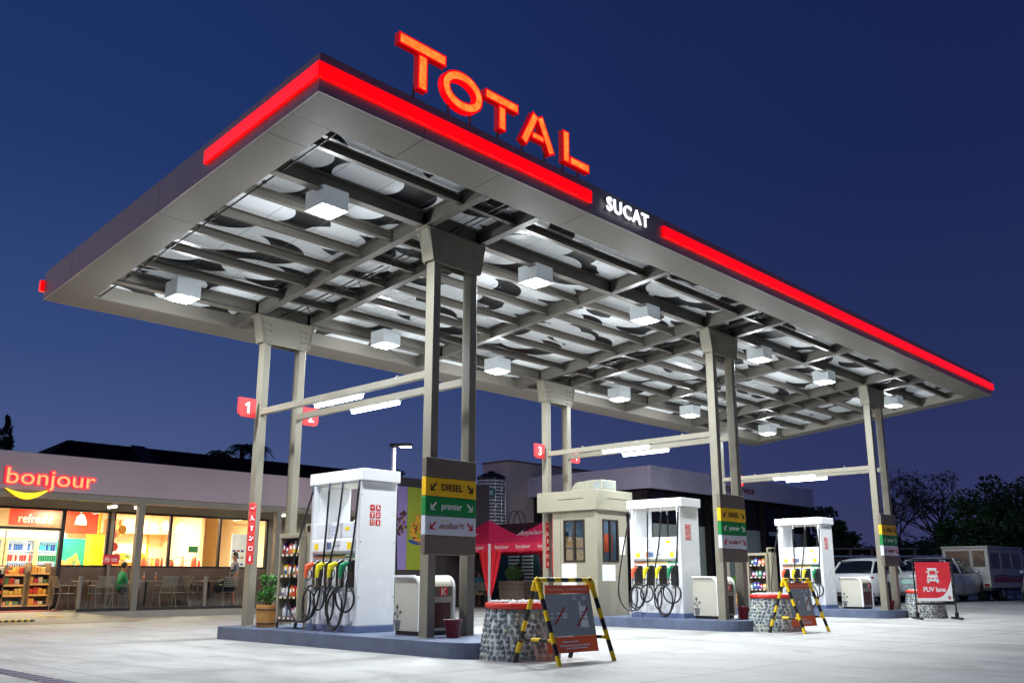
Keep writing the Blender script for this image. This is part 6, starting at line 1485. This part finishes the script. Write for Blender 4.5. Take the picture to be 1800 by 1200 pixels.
# ------------------------------------------------------------------ trees
fol_d = mat('foliage dark', (44, 70, 38), .6, 0, .45, 1.2); fol_o = mat('foliage olive', (66, 78, 40), .6, 0, .4, 1.5); fol_g = mat('foliage green', (58, 98, 44), .6, 0, .4, 1.5); trunk_m = mat('trunk', (60, 50, 42), .8, 0, .3, 4)
def tree(lab, x, y, h, r, fm, seed, n_=34, name='leafy_tree', grp='dark trees behind the fence', low=.12, leaf=.13, per=150):
    rnd = random.Random(seed); t_ = thing(name, lab, 'tree', (x, y, 0), 0, grp)
    mb = MB(); mb.tube(smooth_path([(0, 0, 0), (.1, .05, h * .25), (-.05, .1, h * .5), (.05, 0, h * .75)], 4), .1, 8, radii=[.02 * h * (1 - .8 * i / 12) for i in range(13)])
    ends = []
    for k in range(n_):
        a = rnd.uniform(0, 6.28); zz = low + (1 - low) * rnd.random() ** .8; q = r * math.sqrt(max(.05, 1 - ((zz - .5) / .62) ** 2)) * rnd.uniform(.35, 1); e_ = (q * cos(a), q * sin(a), zz * h * .96); ends.append(e_)
        if k % 2 == 0: mb.tube([(0, 0, e_[2] * .6), (e_[0] * .5, e_[1] * .5, e_[2] * .85), e_], .03, 5, radii=[.012 * h * .5, .008 * h * .5, .01])
    mb.build('trunk', trunk_m, t_)
    mb = MB()
    for e_ in ends: s = r * rnd.uniform(.22, .38); leaf_clump(mb, e_, (s, s, s * .7), per, leaf, rnd)
    mb.build('crown', fm, t_)
    return t_
def tat(u, d): return at(u, d)
for i, (u, d, h, r, fm, lab) in enumerate([
    (1800, 50, 6.2, 3.0, fol_d, 'dark leafy tree rising highest at the right edge'), (1745, 48, 5.3, 2.4, fol_g, 'mid green bushy tree above the passenger van'), (1700, 49, 3.9, 2.2, fol_g, 'green climbing tree just left of the passenger van roof'),
    (1640, 52, 3.0, 2.2, fol_d, 'dark bush like tree behind the PUV lane board'), (1560, 54, 2.8, 2.2, fol_d, 'low dark tree behind the farthest column'), (1505, 56, 2.8, 2.0, fol_d, 'lowest dark tree above the open shed'),
    (1470, 50, 4.0, 1.7, fol_d, 'dark tree just right of the farthest pump header'), (1435, 52, 4.9, 1.7, fol_d, 'taller dark tree at the right end of the service building'), (1330, 58, 7.3, 1.0, fol_d, 'tree top showing over the service building roof'), (1850, 47, 5.7, 3.0, fol_d, 'dark tree at the far right beyond the van')]):
    x, y = tat(u, d); tree(lab, x, y, h, r, fm, 20 + i)
# bare tree
def bare(lab, x, y, h, seed, spread=.5):
    rnd = random.Random(seed); t_ = thing('bare_tree', lab, 'tree', (x, y, 0), 0, 'sparse branching trees'); mb = MB(); tips = []
    def grow(p, d, ln_, r_, lv):
        q = p; pts = [p]; rad_ = [r_]
        for k in range(4):
            d = (d + Vector((rnd.gauss(0, .13), rnd.gauss(0, .13), rnd.gauss(.03, .08)))).normalized(); q = q + d * ln_ / 4; pts.append(q); rad_.append(r_ * (1 - .12 * (k + 1)))
        mb.tube(pts, r_, 5 if lv > 1 else 7, radii=rad_)
        if lv >= 6: tips.append(q); return
        for _ in range(3 if lv in (0, 1) else 2 + (rnd.random() < .35)):
            ax = Vector((rnd.gauss(0, 1), rnd.gauss(0, 1), rnd.gauss(0, .3))).normalized(); nd = (d + ax * rnd.uniform(.35, .8) * spread * 1.6).normalized()
            grow(q if rnd.random() < .7 else pts[3], nd, ln_ * rnd.uniform(.62, .86), r_ * .58, lv + 1)
        if lv > 2: tips.append(q)
    grow(Vector((0, 0, 0)), Vector((0, 0, 1)), h * .27, h * .02, 0)
    mb.build('trunk', trunk_m, t_); mb = MB()
    for p in tips:
        if rnd.random() < .4: leaf_clump(mb, p, (.2, .2, .13), 5, .085, rnd)
    mb.build('crown', fol_d, t_)
x, y = tat(1685, 56); bare('bare branching tree with few leaves against the sky at right', x, y, 10.2, 5, .72)
x, y = tat(1592, 58); bare('smaller bare tree right behind the farthest columns', x, y, 8.2, 9, .7)
x, y = tat(1722, 60); bare('twiggy bare tree between the big bare tree and the dark crown', x, y, 9.8, 12, .66)
# palms
def palm(lab, x, y, h, seed, nf=16, ln_=2.0, name='palm_tree'):
    rnd = random.Random(seed); t_ = thing(name, lab, 'palm', (x, y, 0), 0, 'palms'); mb = MB(); mb.tube([(0, 0, 0), (.1, 0, h * .5), (0, .1, h)], .14, 8); mb.build('trunk', trunk_m, t_); mb = MB()
    for k in range(nf):
        a = 2 * pi * k / nf + rnd.uniform(-.2, .2); up_ = rnd.uniform(.1, .9); L_ = ln_ * rnd.uniform(.8, 1.1); pts = []
        for q in range(9): t = q / 8; pts.append(Vector((cos(a) * L_ * t * .85, sin(a) * L_ * t * .85, h + L_ * (up_ * t - .95 * t * t))))
        mb.tube(pts, .015, 4)
        for q in range(1, 9):
            d = (pts[q] - pts[q - 1]).normalized(); sd = Vector((-sin(a), cos(a), 0)); w_ = L_ * .26 * sin(pi * min(1, q / 9 + .12))
            for s in (-1, 1):
                for o2 in (0, .5):
                    b0 = pts[q - 1].lerp(pts[q], o2); e_ = b0 + sd * s * w_ + d * w_ * .6 + Vector((0, 0, -.35 * w_)); mb.add([b0, b0 + d * .07, e_], [(0, 1, 2)])
    mb.build('crown', fol_d, t_)
for i, (u, d, h) in enumerate(((330, 48, 7.0), (372, 50, 7.6), (412, 49, 7.9), (436, 52, 8.2))): x, y = tat(u, d); palm(['leftmost palm above the dark roof, low and spreading', 'second palm above the dark roof', 'third palm above the dark roof, close beside the last', 'tallest palm above the dark roof, next to the column with flag 1'][i], x, y, h, i + 2, 20, 1.25)
x, y = tat(1600, 50); palm('broad leafed palm between the price column and the bushes', x, y, 2.6, 9, 12, 2.2)
x, y = tat(1625, 46); palm('low palm behind the white sedan', x, y, 1.9, 10, 12, 2.0)
# conifer at far left, small tree tops behind roof
x, y = tat(-24, 44); t_ = thing('conifer', 'narrow dark conifer rising behind the shop roof at the left edge', 'tree', (x, y, 0)); rnd = random.Random(3); mb = MB(); mb.cyl((0, 0, 0), (0, 0, 8.6), .12, .02, n=7); mb.build('trunk', trunk_m, t_); mb = MB()
for k in range(70):
    z = 2 + 6.7 * rnd.random(); rr_ = 1.35 * (1 - (z - 2) / 7.0) + .08; a = rnd.uniform(0, 6.28); leaf_clump(mb, (rr_ * .7 * cos(a), rr_ * .7 * sin(a), z), (rr_ * .5, rr_ * .5, .25), 70, .09, rnd)
mb.build('crown', fol_d, t_)
for i, (u, d, h) in enumerate(((455, 46, 6.3), (685, 47, 6.5))): x, y = tat(u, d); tree(['small tree top between the two nearest rear columns', 'thin tree top beyond the street lamp'][i], x, y, h, 1.0, fol_d, 60 + i, 14, 'small_tree', 'small trees behind the roofs', .5, .11, 60)
